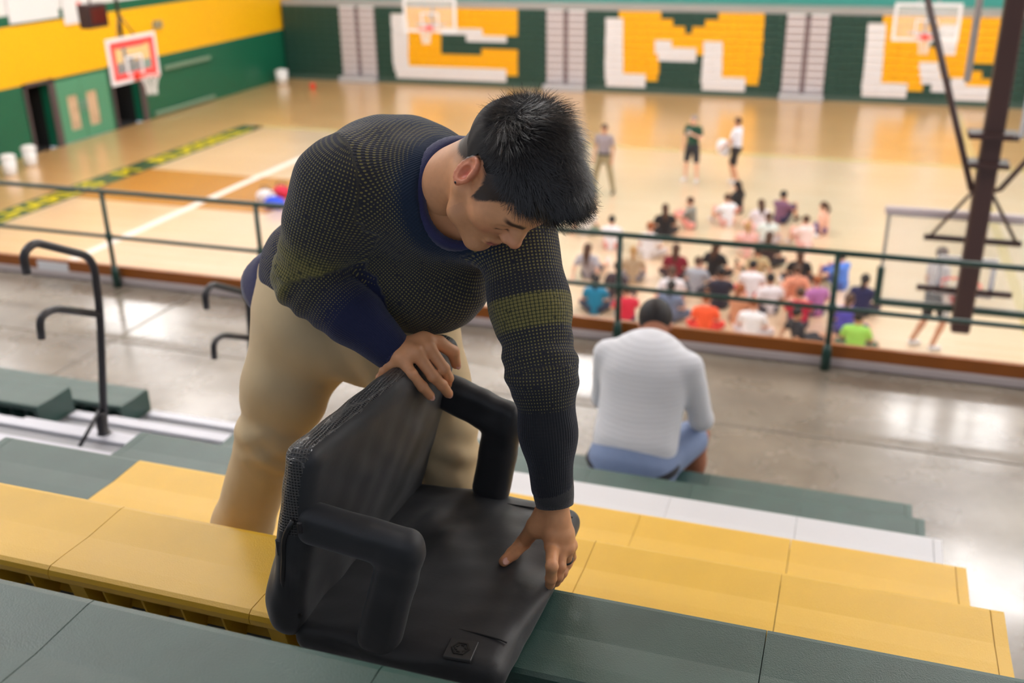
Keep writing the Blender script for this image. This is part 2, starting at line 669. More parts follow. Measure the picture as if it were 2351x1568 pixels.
for i, (ya, yb, wa, wb) in enumerate(((25.52, 26.78, 26.12, 26.58), (26.8, 28.06, 26.98, 27.48))):
    d = MB()
    zb, zt = 0.36, 1.42
    for bx in ((ya, wa, 0.02, 1.92), (wb, yb, 0.02, 1.92), (wa, wb, 0.02, zb), (wa, wb, zt, 1.92)):
        d.box(XW - .05, XW + .03, bx[0], bx[1], bx[2], bx[3])
    door = struct('door_%d' % (i + 1), d, M_lgreen, ('pale green door leaf with a tall window, nearer the open dark doorway with the bins' if i == 0 else 'pale green door leaf with a tall window, beside the black opening under the hoop'), 'door')
    MB().box(XW - .03, XW + .0, wa, wb, zb, zt).build('window_pane', mat('door_glass_reflection', s2l(206, 176, 146), 0.15, var=0.35, vscale=3), door)  # warm mottled reflection in the glass is put into the pane colour
    g = MB()
    g.tube([(XW + .05, (ya if i else yb) + (.1 if i else -.1), 0.9), (XW + .09, (ya if i else yb) + (.1 if i else -.1), 0.9), (XW + .09, (ya if i else yb) + (.1 if i else -.1), 1.2), (XW + .03, (ya if i else yb) + (.1 if i else -.1), 1.2)], .015, 6)
    g.build('door_handle', M_grey, door)

struct('wall_far', MB().box(-23.7, 22.3, 40.4, 40.7, -0.2, 12.2), M_wteal, 'teal wall rising behind the folded far bleachers', 'wall')
struct('wall_right', MB().box(22.0, 22.3, -4.4, 40.4, -0.2, 12.2), M_wwhite, 'white wall at the right-hand end of the gym', 'wall')
struct('wall_gallery_left', MB().box(-23.7, -23.4, -4.4, 6.6, 3.2, 12.2), M_wwhite, 'white end wall of the gallery', 'wall')
struct('ceiling', MB().box(-23.7, 22.3, -4.4, 40.7, 12.2, 12.5), M_ceil, 'grey gym ceiling carrying rows of lamps', 'ceiling')

# ceiling lamps (these light the whole place)
LX = (-19.0, -12.5, -6.2, 2.6, 9.0, 15.5)
LY = (2.5, 9.5, 16.5, 22.6, 29.0, 35.5)
lamp_housing = MB().box(-1.3, 1.3, -.75, .75, 0.0, .14, 0, .03).mesh('lamp_housing')
hang_mesh = MB().tube([(0, 0, .14), (0, 0, .7)], .01, 5).mesh('hanger')
lamp_panel = MB().box(-1.22, 1.22, -.67, .67, -0.03, 0.0).mesh('lamp_panel')
for i, lx in enumerate(LX):
    for j, ly in enumerate(LY):
        if ly < 5 and i % 2: continue  # the gallery row: three unseen lamps added to brighten the near benches
        e = empty('ceiling_lamp', (lx, ly, 11.5))
        tag(e, 'flat rectangular ceiling lamp, one of the unseen rows above court and gallery', 'lamp', 'ceiling lamps')
        obj('lamp_housing', lamp_housing, M_white, e)
        obj('lamp_panel', lamp_panel, M_lamp, e)
        for hx_ in (-1, 1): obj('hanger', hang_mesh, M_grey, e, (hx_, 0, 0))

# ------------------------------------------------------------------ gallery floor, kerb and guard rail
gal = MB().box(-23.4, 22.0, -4.4, 7.16, 3.35, 3.65)
gfloor = struct('floor_gallery', gal, M_conc, 'polished grey-brown concrete gallery floor with bright reflections', 'floor')
M_joint = mat('joint_filler', s2l(110, 100, 88), 0.5)
MB().box(-23, 22, 5.96, 5.985, 3.645, 3.652).build('floor_joint', M_joint, gfloor)
for jx in (-5.35, 6.2):
    MB().box(jx, jx + .02, 3.0, 7.05, 3.645, 3.652).build('floor_joint', M_joint, gfloor)
struct('trim_1', MB().box(-23.4, 22.0, 7.085, 7.16, 3.65, 3.715, 0, .008), mat('kerb_concrete', s2l(196, 184, 182), 0.5, var=.06, vscale=8), 'pale concrete kerb under the brown board', 'kerb')
struct('trim_2', MB().box(-23.4, 22.0, 7.10, 7.145, 3.715, 3.815, 0, .004), M_wood, 'brown varnished board along the gallery edge', 'kerb board')
sg = MB().box(-7.02, -6.68, 7.088, 7.099, 3.695, 3.79).build('notice', M_paper)
tag(sg, 'white notice taped to the brown kerb board beside the guard rail', 'notice')

M_rail = mat('green_rail_paint', s2l(24, 60, 52), 0.3, var=.05, vscale=30)
gr = empty('guard_rail', (0, 7.03, 3.65))
tag(gr, 'dark green two-bar guard rail along the gallery edge', 'railing')
ZT = 0.872
for (zz, r) in ((ZT, .021), (ZT * .535, .018)):
    MB().tube([(-23, 0, zz), (21.5, 0, zz)], r, 10).build('rail_bar', M_rail, gr)
px_posts = [-5.98 - 2.13 * k for k in range(1, 8)] + [-6.11, float(at_y(587, 478, 7.03)[0]), -1.56, -0.04, 2.2, 4.4, 6.6, 8.8]
for x in px_posts:
    p = empty('post', (x, 0, 0)); p.parent = gr
    MB().tube([(0, 0, 0.0), (0, 0, ZT)], .021, 10).build('post_tube', M_rail, p)
    MB().tube([(0, 0, 0.0), (0, 0, .13), (0, 0, .2)], [.036, .036, .023], 10).build('post_sleeve', M_rail, p)
    MB().lathe((0, 0, ZT * .535), [(.028, -.035), (.03, 0), (.028, .035)], 10).build('clamp', M_rail, p)
for o in list(gr.children):
    if o.type == 'EMPTY':           # a post is its own mesh with its fittings as sub-parts
        kids = list(o.children)
        main = [k for k in kids if k.name.startswith('post_tube')][0]
        main.name = 'post'; loc = o.location.copy()
        main.parent = gr; main.location = loc
        for k in kids:
            if k is not main:
                k.parent = main
        bpy.data.objects.remove(o)

# ------------------------------------------------------------------ folded bleachers on the far side
ROWS = [
 "Y-17.79,-12.98 Y-9.0,-7.4 Y-5.3,-3.67 Y0.35,4.15",
 "W-18.34,-17.71 Y-17.71,-12.98 W-9.5,-8.83 Y-8.83,-6.95 Y-5.77,-3.66 W-0.13,0.48 Y0.48,2.2 W2.2,2.8 Y2.8,4.17",
 "W-18.35,-17.63 Y-17.63,-12.98 W-9.49,-8.82 Y-8.82,-6.49 Y-6.23,-3.67 W-0.12,0.5 Y0.5,2.23 W2.23,2.81 Y2.81,4.2",
 "W-18.33,-17.64 Y-17.64,-16.19 W-16.19,-14.44 Y-14.44,-12.99 W-9.49,-8.82 Y-8.82,-3.65 W-0.1,0.5 Y0.5,1.92 G1.92,2.27 W2.27,2.83 Y2.83,4.21",
 "W-18.35,-17.62 Y-17.62,-16.2 W-15.13,-13.44 W-9.5,-8.81 Y-8.81,-7.6 W-7.6,-6.96 Y-6.96,-5.79 W-5.79,-5.09 Y-5.09,-3.67 W-0.1,0.5 Y0.5,2.33 W2.33,2.83 Y2.83,4.23",
 "W-18.35,-17.63 Y-17.63,-16.21 W-9.49,-8.8 Y-8.8,-7.59 W-7.59,-6.04 Y-6.04,-5.77 W-5.77,-5.07 Y-5.07,-3.65 W-0.1,0.52 Y0.52,4.24",
 "W-18.36,-17.65 Y-17.65,-16.22 Y-14.5,-12.99 W-9.49,-8.79 Y-8.79,-7.46 W-7.46,-6.03 W-5.79,-5.07 Y-5.07,-3.68 W-0.09,0.53 Y0.53,1.72 W1.72,2.37 Y2.37,3.37 G3.37,4.22",
 "W-18.36,-17.67 Y-17.67,-13.0 W-9.5,-8.78 Y-8.78,-7.4 W-5.79,-5.05 Y-5.05,-3.67 W-0.09,0.54 Y0.54,1.78 W1.78,2.46 Y2.46,3.78 G3.78,4.26",
 "W-18.36,-17.66 Y-17.66,-13.0 W-9.49,-8.78 Y-8.78,-7.39 W-5.8,-5.05 Y-5.05,-3.68 W-0.09,0.54 Y0.54,1.85 W1.85,2.65 W2.83,3.31 Y3.31,4.24",
 "W-18.32,-13.48 Y-13.48,-13.0 W-9.48,-7.89 Y-7.89,-7.44 W-5.81,-4.18 Y-4.18,-3.71 W-0.1,1.44 Y1.44,1.94 W2.22,2.7 W2.84,4.16",
 "W-18.24,-13.48 W-9.43,-7.9 W-5.76,-4.18 W-0.07,1.43 W2.95,4.16"]
AISLES = [(-20.66, -19.05), (-11.83, -10.24), (-2.9, -1.38), (6.1, 7.6), (15.0, 16.5)]
M_fg = mat('far_seat_green', s2l(34, 72, 62), 0.45)
M_fy = mat('far_seat_yellow', s2l(250, 184, 6), 0.4)
M_fw = mat('far_seat_white', (0.84, 0.83, 0.85), 0.4)
M_fs = mat('far_step_grey', s2l(178, 166, 168), 0.55)
fb = empty('folded_bleachers', (0, 39.2, 0))
tag(fb, 'dark green folded bleachers along the far wall with big yellow and white letters', 'bleachers')
RH = 0.2525
CI = {'G': 0, 'Y': 1, 'W': 2}
for k, row in enumerate(ROWS):
    segs = []
    for w in row.split():
        a, b = w[1:].split(',')
        segs.append((float(a), float(b), w[0]))
    z1 = 2.98 - k * RH; z0 = z1 - RH + 0.012
    x = -23.3
    runs = []
    cuts = sorted(segs + [(a, b, 'A') for a, b in AISLES])
    for a, b, c in cuts:
        if a > x + .01: runs.append((x, a, 'G'))
        if c != 'A': runs.append((a, b, c))
        x = b
    if x < 21.9: runs.append((x, 21.9, 'G'))
    mbs = [MB() for _ in range(len(AISLES) + 1)]
    for a, b, c in runs:
        mb = mbs[sum(1 for q in AISLES if a > q[0])]
        n = max(1, round((b - a) / 0.457)); wdt = (b - a) / n
        for i in range(n):
            xa = a + i * wdt
            mb.box(xa + .004, xa + wdt - .004, 0.02, 0.3, z0, z1 - 0.03, CI[c])
            mb.box(xa + .004, xa + wdt - .004, -0.03, 0.3, z1 - 0.03, z1, CI[c], .008)
    for mb in mbs:
        o = mb.build('seat_row', [M_fg, M_fy, M_fw], fb)
    for a, b in AISLES:
        m_ = (a + b) / 2
        for (xa, xb) in ((a + .04, m_ - .1), (m_ + .1, b - .04)):
            s = MB().box(xa, xb, -0.02 + .001 * k, 0.28, z0 - .01, z1 - 0.06).box(xa, xb, -.07, .28, z1 - .075, z1 - .01, 1, .01)
            s.build('aisle_step', [M_fs, M_fw], fb)
for a, b in AISLES:
    MB().box(a + .02, b - .02, -0.0, 0.2, 0.2, 2.9).build('aisle_recess', mat('aisle_recess_grey', s2l(120, 104, 106), .6), fb)  # darker grey backing between the step panels
    MB().box(a - .02, b + .02, -0.42, -0.06, 0.0, 0.24, 0, .02).build('aisle_base_step', M_grey, fb)
MB().box(-23.3, 21.9, 0.03, 1.1, 0.0, 0.19).build('kick_board', mat('kick_grey_green', s2l(62, 86, 78), .5), fb)
MB().box(-23.3, 21.9, 0.05, 1.15, 2.98, 3.2).build('top_cover', mat('cover_grey', s2l(158, 156, 152), .6), fb)
for o in fb.children: pass


# ------------------------------------------------------------------ basketball hoops
M_bwhite = mat('board_white', (0.8, 0.8, 0.82), 0.4)
M_glass = mat('board_glass', (0.9, 0.95, 0.95), 0.03)
_nt, _b = nodes_of(M_glass)
_b.inputs['Transmission Weight'].default_value = 0.0
_b.inputs['Alpha'].default_value = 0.16
M_red = mat('hoop_red', s2l(236, 60, 40), 0.4)
M_pink = mat('board_red_border', s2l(244, 74, 74), 0.4)
M_net = mat('net_cord', (0.85, 0.85, 0.83), 0.7)
M_pad = mat('board_edge_pad', s2l(20, 56, 48), 0.5)
M_mast = mat('brown_mast', s2l(58, 36, 32), 0.45)


def hoop(loc, rz, label, red_border=False, pad=False, parts_up=2.6, rim=True, mast=M_black, t=.09, border=None):
    """board in the local XZ plane facing -Y, bottom edge at z = 0"""
    e = empty('basketball_hoop', loc); e.rotation_euler = (0, 0, rz)
    tag(e, label, 'hoop', 'basketball hoops')
    w, h = .915, 1.07
    MB().box(-w + .02, w - .02, -.01, .01, 0.02, h - .02).build('backboard', M_glass, e)
    f = MB()
    for b in ((-w, w, 0, t), (-w, w, h - t, h), (-w, -w + t, t, h - t), (w - t, w, t, h - t)):
        f.box(b[0], b[1], -.018, .018, b[2], b[3])
    f.build('board_border', border or M_bwhite, e)
    if red_border:
        f = MB()
        for b in ((-w + t, w - t, t, t + .14), (-w + t, w - t, h - t - .14, h - t), (-w + t, -w + t + .16, t + .14, h - t - .14), (w - t - .16, w - t, t + .14, h - t - .14)):
            f.box(b[0], b[1], -.016, .016, b[2], b[3])
        f.build('inner_border', M_pink, e)
    f = MB()
    for b in ((-.305, .305, .15, .2), (-.305, .305, .56, .61), (-.305, -.25, .2, .56), (.25, .305, .2, .56)):
        f.box(b[0], b[1], -.02, .02, b[2], b[3])
    f.build('target_square', M_bwhite, e)
    if pad:
        f = MB().box(-w - .03, w + .03, -.04, .04, -.05, .03, 0, .015).box(-w - .03, -w + .05, -.04, .04, .03, .42, 0, .015).box(w - .05, w + .03, -.04, .04, .03, .42, 0, .015)
        f.build('edge_padding', M_pad, e)
    if rim:
        r = MB().tube([(.228 * math.cos(a), -.39 + .228 * math.sin(a), .15) for a in np.linspace(0, 2 * math.pi, 25)[:-1]], .014, 6, closed=True)
        r.box(-.12, .12, -.2, -.02, .08, .17, 0, .01).box(-.1, .1, -.05, -.015, .02, .2)
        rm = r.build('rim', M_red, e)
        nt = MB()
        nn = 12
        for k in range(nn):
            for sg in (-1, 1):
                pts = []
                for i in range(6):
                    u = i / 5
                    rr = .225 * (1 - u) + .12 * u - .03 * math.sin(u * math.pi)
                    a = 2 * math.pi * k / nn + sg * u * 1.1
                    pts.append((rr * math.cos(a), -.39 + rr * math.sin(a), .14 - .45 * u))
                nt.tube(pts, .0075, 4, cap=False)
        nt.build('net', M_net, rm)
    s = MB()
    s.tube([(0, .25, .1), (0, .25, h + parts_up)], .045, 8).box(-.5, .5, .03, .08, .2, .26).box(-.5, .5, .03, .08, .8, .86).box(-.05, .05, .03, .25, .45, .6)
    s.tube([(-.45, .08, .83), (0, .25, h + .5)], .02, 6).tube([(.45, .08, .83), (0, .25, h + .5)], .02, 6)
    s.build('support_frame', mast, e)
    return e


hoop((-13.5, 31.8, 2.93), 0, 'glass hoop in front of the yellow and white letter C', rim=True, parts_up=8, mast=M_grey)
hoop((1.5, 33.2, 2.86), 0, 'glass hoop in front of the letter R on the far bleachers', rim=True, parts_up=8, mast=M_grey)
_c = at_x(307, 134, -16.95)
hl = hoop((-16.95, _c[1], _c[2] - .535), math.radians(90), 'hoop with a thick red border on its board, beside the green left wall', red_border=True, parts_up=8)
sc_ = empty('shot_clock', (-17.6, _c[1] - .15, _c[2] + .8)); tag(sc_, 'dark red-brown shot clock box hung above the red-bordered hoop', 'shot clock')
MB().box(-.15, .15, -.62, .1, -.05, .5, 0, .03).build('housing', mat('clock_housing', s2l(48, 26, 26), .5), sc_)
MB().box(.15, .16, -.5, .0, .05, .4).build('display', mat('clock_face', s2l(90, 20, 16), .3), sc_)
MB().tube([(0, -.3, .5), (0, -.3, 7.1)], .025, 6).build('hanger', M_black, sc_)

# near hoop, seen from behind
nh = hoop((1.325, 12.0, 2.41), math.pi, 'near hoop seen from behind on a thick brown mast, below the guard rail', pad=True, parts_up=0.2, mast=M_mast, t=.035, border=mat('board_edge_grey', s2l(150, 150, 146), .5))
mb = MB().box(-.1, .1, .2, .4, -.16, 9.7, 0, .02)
mb.box(-.24, .24, .16, .44, 2.02, 2.08).box(-.2, .2, .16, .44, 1.72, 1.77).box(-.06, .06, .02, .2, .3, .5)
mb.build('mast', M_mast, nh)
MB().tube([(.86, .32, 3.5), (.12, .3, 1.46), (.05, .3, 1.42)], .035, 8).tube([(1.5, .3, 6.2), (.86, .32, 3.5)], .035, 8).build('brace', M_mast, nh)
MB().tube([(-.8, .3, 2.5), (-.16, .3, 1.48), (-.05, .3, 1.44)], .03, 8).build('brace', M_mast, nh)
MB().tube([(.34, .42, 9.7), (.34, .42, 2.6)], .035, 8).build('conduit', M_grey, nh)
MB().tube([(-.26, .42, 9.7), (-.26, .42, 2.06), (-.1, .4, 2.05)], .03, 8).build('conduit', M_grey, nh)
MB().box(-.945, .945, -.07, .02, 1.04, 1.13, 0, .015).build('top_rail', mat('hoop_frame_grey', s2l(190, 178, 180), .5), nh)

# ------------------------------------------------------------------ things along the left wall
for (loc, s, lb) in (((-22.16, 22.1), 1.0, 'white bin standing nearer the guard rail by the green wall'), ((-22.45, 23.2), 1.0, 'white bin standing nearer the open dark doorway')):
    e = empty('bin', (*loc, 0)); tag(e, lb, 'bin', 'white bins by the wall')
    MB().lathe((0, 0, 0), [(.15, 0), (.17, .05), (.2, .48), (.19, .48), (.165, .06), (.05, .05)], 18).build('bucket', M_white, e)
    MB().lathe((0, 0, .48), [(.215, 0), (.215, .03), (.16, .08), (.05, .1)], 18).build('lid', M_white, e)
e = empty('bin', (-22.8, 37.9, 0)); tag(e, 'small white bin in the far corner beside the bleachers', 'bin', 'white bins by the wall')
MB().lathe((0, 0, 0), [(.22, 0), (.26, .5), (.25, .5), (.2, .05)], 16).build('bucket', M_white, e)
MB().lathe((0, 0, .5), [(.27, 0), (.27, .04), (.1, .1)], 16).build('lid', M_white, e)
o = MB().lathe((0, 0, 0), [(.02, 0), (.09, .03), (.12, .12), (.09, .21), (.02, .24)], 14).build('ball', mat('red_ball', s2l(226, 60, 36), .5), None, (-20.9, 37.0, 0)); tag(o, 'small red ball on the floor before the far bleachers', 'ball')
for i, (y0, y1, z, lb) in enumerate(((31.06, 33.85, 1.58, 'pale strip along the green wall at shoulder height'), (30.2, 33.85, .14, 'pale strip low along the green wall near the floor'))):
    e = empty('wall_bar', (XW, y0, z)); tag(e, lb, 'bar', 'strips on the green wall')
    MB().box(.03, .09, 0, y1 - y0, -.07, .07, 0, .015).build('bar', mat('pale_strip', s2l(120, 146, 124), .4), e)  # even pale strip standing off the green wall
    MB().box(0, .03, .2, .3, -.05, .05).box(0, .03, y1 - y0 - .3, y1 - y0 - .2, -.05, .05).build('bracket', M_grey, e)
o = MB().box(0, .06, -.25, .25, -.13, .13, 0, .01).build('wall_plate', mat('grey_plate', s2l(150, 140, 110), .5), None, (XW, 31.05, 3.05)); tag(o, 'small grey plate on the yellow band of the wall', 'plate')
ban = [(24.4, 26.4, 3.75, 'plain white banner hanging at the top of the left wall'), (26.6, 28.0, 3.5, 'white banner with a small red mark hanging beside the shot clock')]
for i, (y0, y1, z, lb) in enumerate(ban):
    e = empty('banner', (XW, y0, z)); tag(e, lb, 'banner', 'banners on the left wall')
    MB().box(.02, .05, 0, y1 - y0, 0, 2.2).build('cloth', M_paper, e)
    MB().tube([(.035, -.1, 2.2), (.035, y1 - y0 + .1, 2.2)], .03, 8).build('rod', M_grey, e)
    if i: MB().box(.05, .055, .62, .78, .28, .62, 0, 0).build('mark', M_red, e)
# bags lying on the court
for (px, py, c, lb, sc) in ((632, 478, (40, 80, 220), 'bright blue sports bag on the court beyond the guard rail', 1), (612, 462, (232, 228, 232), 'white bag lying next to the blue and red bags', .9), (648, 452, (206, 40, 70), 'red bag lying behind the blue sports bag', .8)):
    p = at_z(px, py, 0)
    e = empty('sports_bag', tuple(p)); tag(e, lb, 'bag', 'bags on the court')
    S = SDF((-.35, -.25, -.02), (.35, .25, .45), .02).ell((0, 0, .15), (.27 * sc, .16, .15)).box((0, 0, .1), (.24 * sc, .14, .1), rad=.05, k=.04)
    V, F = S.surf(1)
    obj('bag_body', mesh_from('bag_body', V, F, True), mat('bag_%d' % c[0], s2l(*c), .7), e)
    MB().tube(fillet([(-.12, 0, .26), (-.1, 0, .38), (.1, 0, .38), (.12, 0, .26)], .06), .015, 6).build('handle', M_black, e)

# ------------------------------------------------------------------ the near bleachers
NR = 7
SEATZ = [5.836 - .2835 * n for n in range(NR)]
FARY = [0.965 + .589 * n for n in range(NR)]
PITCH = 0.457
XL, XR = -2.34, 0.402


def seat_mat(name, rgb, rough, var):
    m = mat(name, rgb, rough, var=var, vscale=9, bump=0.22, bscale=420, spec=.8)
    nt = m.node_tree
    return m


M_sg = seat_mat('seat_green_plastic', s2l(42, 76, 68), 0.40, .28)
M_sy = seat_mat('seat_yellow_plastic', s2l(230, 181, 38), 0.42, .07)
M_sw = seat_mat('seat_white_plastic', (0.66, 0.66, 0.68), 0.4, .02)
M_deck = mat('deck_grey', s2l(150, 150, 154), .45, var=.06, vscale=7)
M_tread = mat('tread_white', s2l(206, 206, 214), .35, var=.05, vscale=10)
M_under = mat('understructure', s2l(60, 62, 62), .6)
SEATM = {'g': M_sg, 'y': M_sy, 'w': M_sw}

PROF = [(-.010, -.002), (-.003, -.008), (0, -.02), (0, -.135), (-.018, -.135), (-.018, -.03), (-.228, -.030), (-.228, -.036), (-.240, -.036), (-.247, -.028),
        (-.249, -.016), (-.246, -.006), (-.238, -.001), (-.20, -.0012), (-.135, -.0042), (-.128, -.0046), (-.06, -.0016), (-.02, 0)]
mod_mesh = MB().prism(PROF, 0, 0.0008, PITCH - .0008).prism([(-.11, -.03), (-.122, -.08), (-.15, -.138), (-.156, -.136), (-.128, -.078), (-.116, -.03)], 0, 0.0008, PITCH - .0008).mesh('seat_module')
_capb = [(-.010, -.002), (-.003, -.008), (0, -.02), (0, -.142), (-.20, -.142), (-.235, -.10), (-.249, -.03), (-.246, -.006), (-.238, -.001), (-.135, -.0042), (-.02, 0)]
cap_mesh = MB().prism(_capb, 0, 0.0, .028).mesh('end_cap')
_rib = [(-.018, -.03), (-.018, -.14), (-.17, -.14), (-.196, -.12), (-.212, -.09), (-.222, -.05), (-.224, -.03)]
rib_mesh = MB().prism(_rib, 0, -.0025, .0025).mesh('rib')
ribw_mesh = MB().prism(_rib, 0, -.018, .018).mesh('rib')


def bench(n, k0, k1, colours, label, ribs=False, caps=(True, True), x0=XL):
    """modules k0..k1-1 counted from x0; colours = list of letters"""
    e = empty('bleacher_bench', (x0, FARY[n], SEATZ[n]))
    tag(e, label, 'bench', 'bleacher benches')
    for i, c in zip(range(k0, k1), colours):
        o = obj('seat_module', mod_mesh, M_sg, e, (i * PITCH, 0, 0)); objmat(o, [SEATM[c]])
        if ribs:
            for q in range(1, 5):
                r = obj('rib', rib_mesh, M_sg, o, (q * PITCH / 5 + .01, 0, 0)); objmat(r, [SEATM[c]])
            r = obj('rib', ribw_mesh, M_sg, o, (.036, 0, 0)); objmat(r, [SEATM[c]])
    if caps[0]:
        o = obj('end_cap', cap_mesh, M_sg, e, (k0 * PITCH - .029, 0, 0)); objmat(o, [SEATM[colours[0]]])
    if caps[1]:
        o = obj('end_cap', cap_mesh, M_sg, e, (k1 * PITCH + .001, 0, 0)); objmat(o, [SEATM[colours[-1]]])
    MB().box(k0 * PITCH, k1 * PITCH, -.15, -.02, -.12, -.032).build('support_beam', M_under, e)
    return e


bench(0, 0, 6, 'gggggg', 'all-green bench nearest the camera, cut off by the bottom of the picture', ribs=True)
bench(1, 0, 6, 'yyyygg', 'bench yellow on the left and green on the right, under the black stadium seat', ribs=True)
bench(2, 0, 6, 'gyyyyy', 'bench with one green module beside the aisle and yellow the rest of its length')
bench(3, 0, 6, 'gyyyyy', 'yellow bench just above the white bench, green only at its hidden left end')
bench(4, 0, 6, 'gwwwww', 'white bench, third from the bottom row')
bench(5, 0, 6, 'gggggg', 'green bench directly above the row where the man in white sits')
bench(6, 0, 6, 'gggggg', 'lowest green bench, the one the man in the white shirt sits on')
XLL = -3.82 - .03
for n, lb in ((5, 'green bench left of the aisle, its dark end cap nearest the left edge'), (6, 'green bench left of the aisle, its end cap behind the black hand rail post')):
    bench(n, -9, 0, 'ggggggggg', lb, ribs=True, x0=XLL)

# decks (the foot boards) and aisle steps
for n in range(-1, NR - 1):
    sz = 5.836 - .2835 * n; fy = .965 + .589 * n
    z = sz - .43
    y0, y1 = fy - .1, fy + .589 - .022
    e = empty('foot_deck', (-3.08, y0, z)); tag(e, ['grey foot deck beneath the bottom of the picture', 'grey foot deck between the nearest green bench and the bench with the stadium seat', 'grey foot deck the standing man stands on', 'grey foot deck two rows in front of the stadium seat', 'grey foot deck between the yellow and the white bench', 'grey foot deck between the white and the upper green bench', 'grey foot deck of the lowest bench row'][n + 1], 'deck', 'bleacher decks')
    MB().box(-5.2, 3.51, 0, y1 - y0, -.03, 0).build('deck_board', M_deck, e)
    MB().box(-5.2, 3.51, y1 - y0 - .02, y1 - y0, -.2835 + 0.001, -.03).build('riser', M_under, e)
    MB().box(-.72, .72, y1 - y0 - .06, y1 - y0 + .01, 0.001, .016, 0, .004).build('nosing', M_tread, e)
for n in range(0, NR - 1):
    sz = 5.836 - .2835 * n; fy = .965 + .589 * n
    z = sz - .43 + .1417
    y0 = fy - .022; 
    if n == 0: continue
    e = empty('aisle_step', (-3.08, y0, z)); tag(e, ['', 'ridged aisle step level with the bench under the stadium seat', 'ridged aisle step beside the green end of the third bench', 'ridged aisle step just below the nearer hand rail base', 'ridged aisle step beside the left benches, under the nearer rail', 'lowest ridged aisle step beside the half hidden hand rail'][n], 'step', 'aisle steps')
    MB().box(-.72, .72, 0.001, .27, -.1415, -.012).build('step_body', M_deck, e)
    sm = MB().box(-.72, .72, 0, .055, -.012, 0, 0, .004).mesh('tread_slat')
    for q in range(4):
        obj('tread_slat', sm, M_tread, e, (0, .008 + q * .068, 0))

# ------------------------------------------------------------------ aisle hand rails
XH = -3.08
M_hr = mat('black_rail_coating', s2l(44, 42, 46), .35)
_b0 = at_x(243, 1020, XH); _b0[2] = 4.556
_q = lambda *ps: [at_x(*p, XH) - _b0 for p in ps]
A = [np.zeros(3)] + _q((230, 722)); U = _q((214, 590), (78, 556), (52, 582), (62, 628)); Lw = _q((231, 722), (122, 708), (90, 728), (96, 778))
hr_parts = [('post_and_loop', MB().tube(fillet([A[0], A[1], U[0], U[1], U[2], U[3]], .08, 6), .0175, 12).mesh('post_and_loop')),
            ('lower_loop', MB().tube(fillet([Lw[0], Lw[1], Lw[2], Lw[3]], .07, 6), .0165, 12).mesh('lower_loop')),
            ('base_flange', MB().lathe((0, 0, 0), [(.038, 0), (.038, .01), (.025, .02), (.023, .11), (.018, .12)], 16).mesh('base_flange')),
            ('brace', MB().tube([(0, 0, .13), (0.0, -.17, .02)], .009, 8).mesh('brace'))]
_top2 = at_x(566, 650, XH)
for (loc, lb) in ((_b0, 'black looped aisle hand rail standing nearest the left edge'), (np.array([XH, _top2[1] - U[0][1], 3.9885]), 'black looped aisle hand rail half hidden behind the standing man')):
    e = empty('hand_rail', tuple(loc)); tag(e, lb, 'hand rail', 'aisle hand rails')
    for nm, me in hr_parts:
        obj(nm, me, M_hr, e)

# ------------------------------------------------------------------ people: one body mesh each, clothes and hair as children
def mirror(J):
    K = dict(J)
    for k, v in J.items():
        if k.endswith('R'):
            lk = k[:-1] + 'L'
            if lk not in J:
                K[lk] = (-v[0], v[1], v[2])
    return K


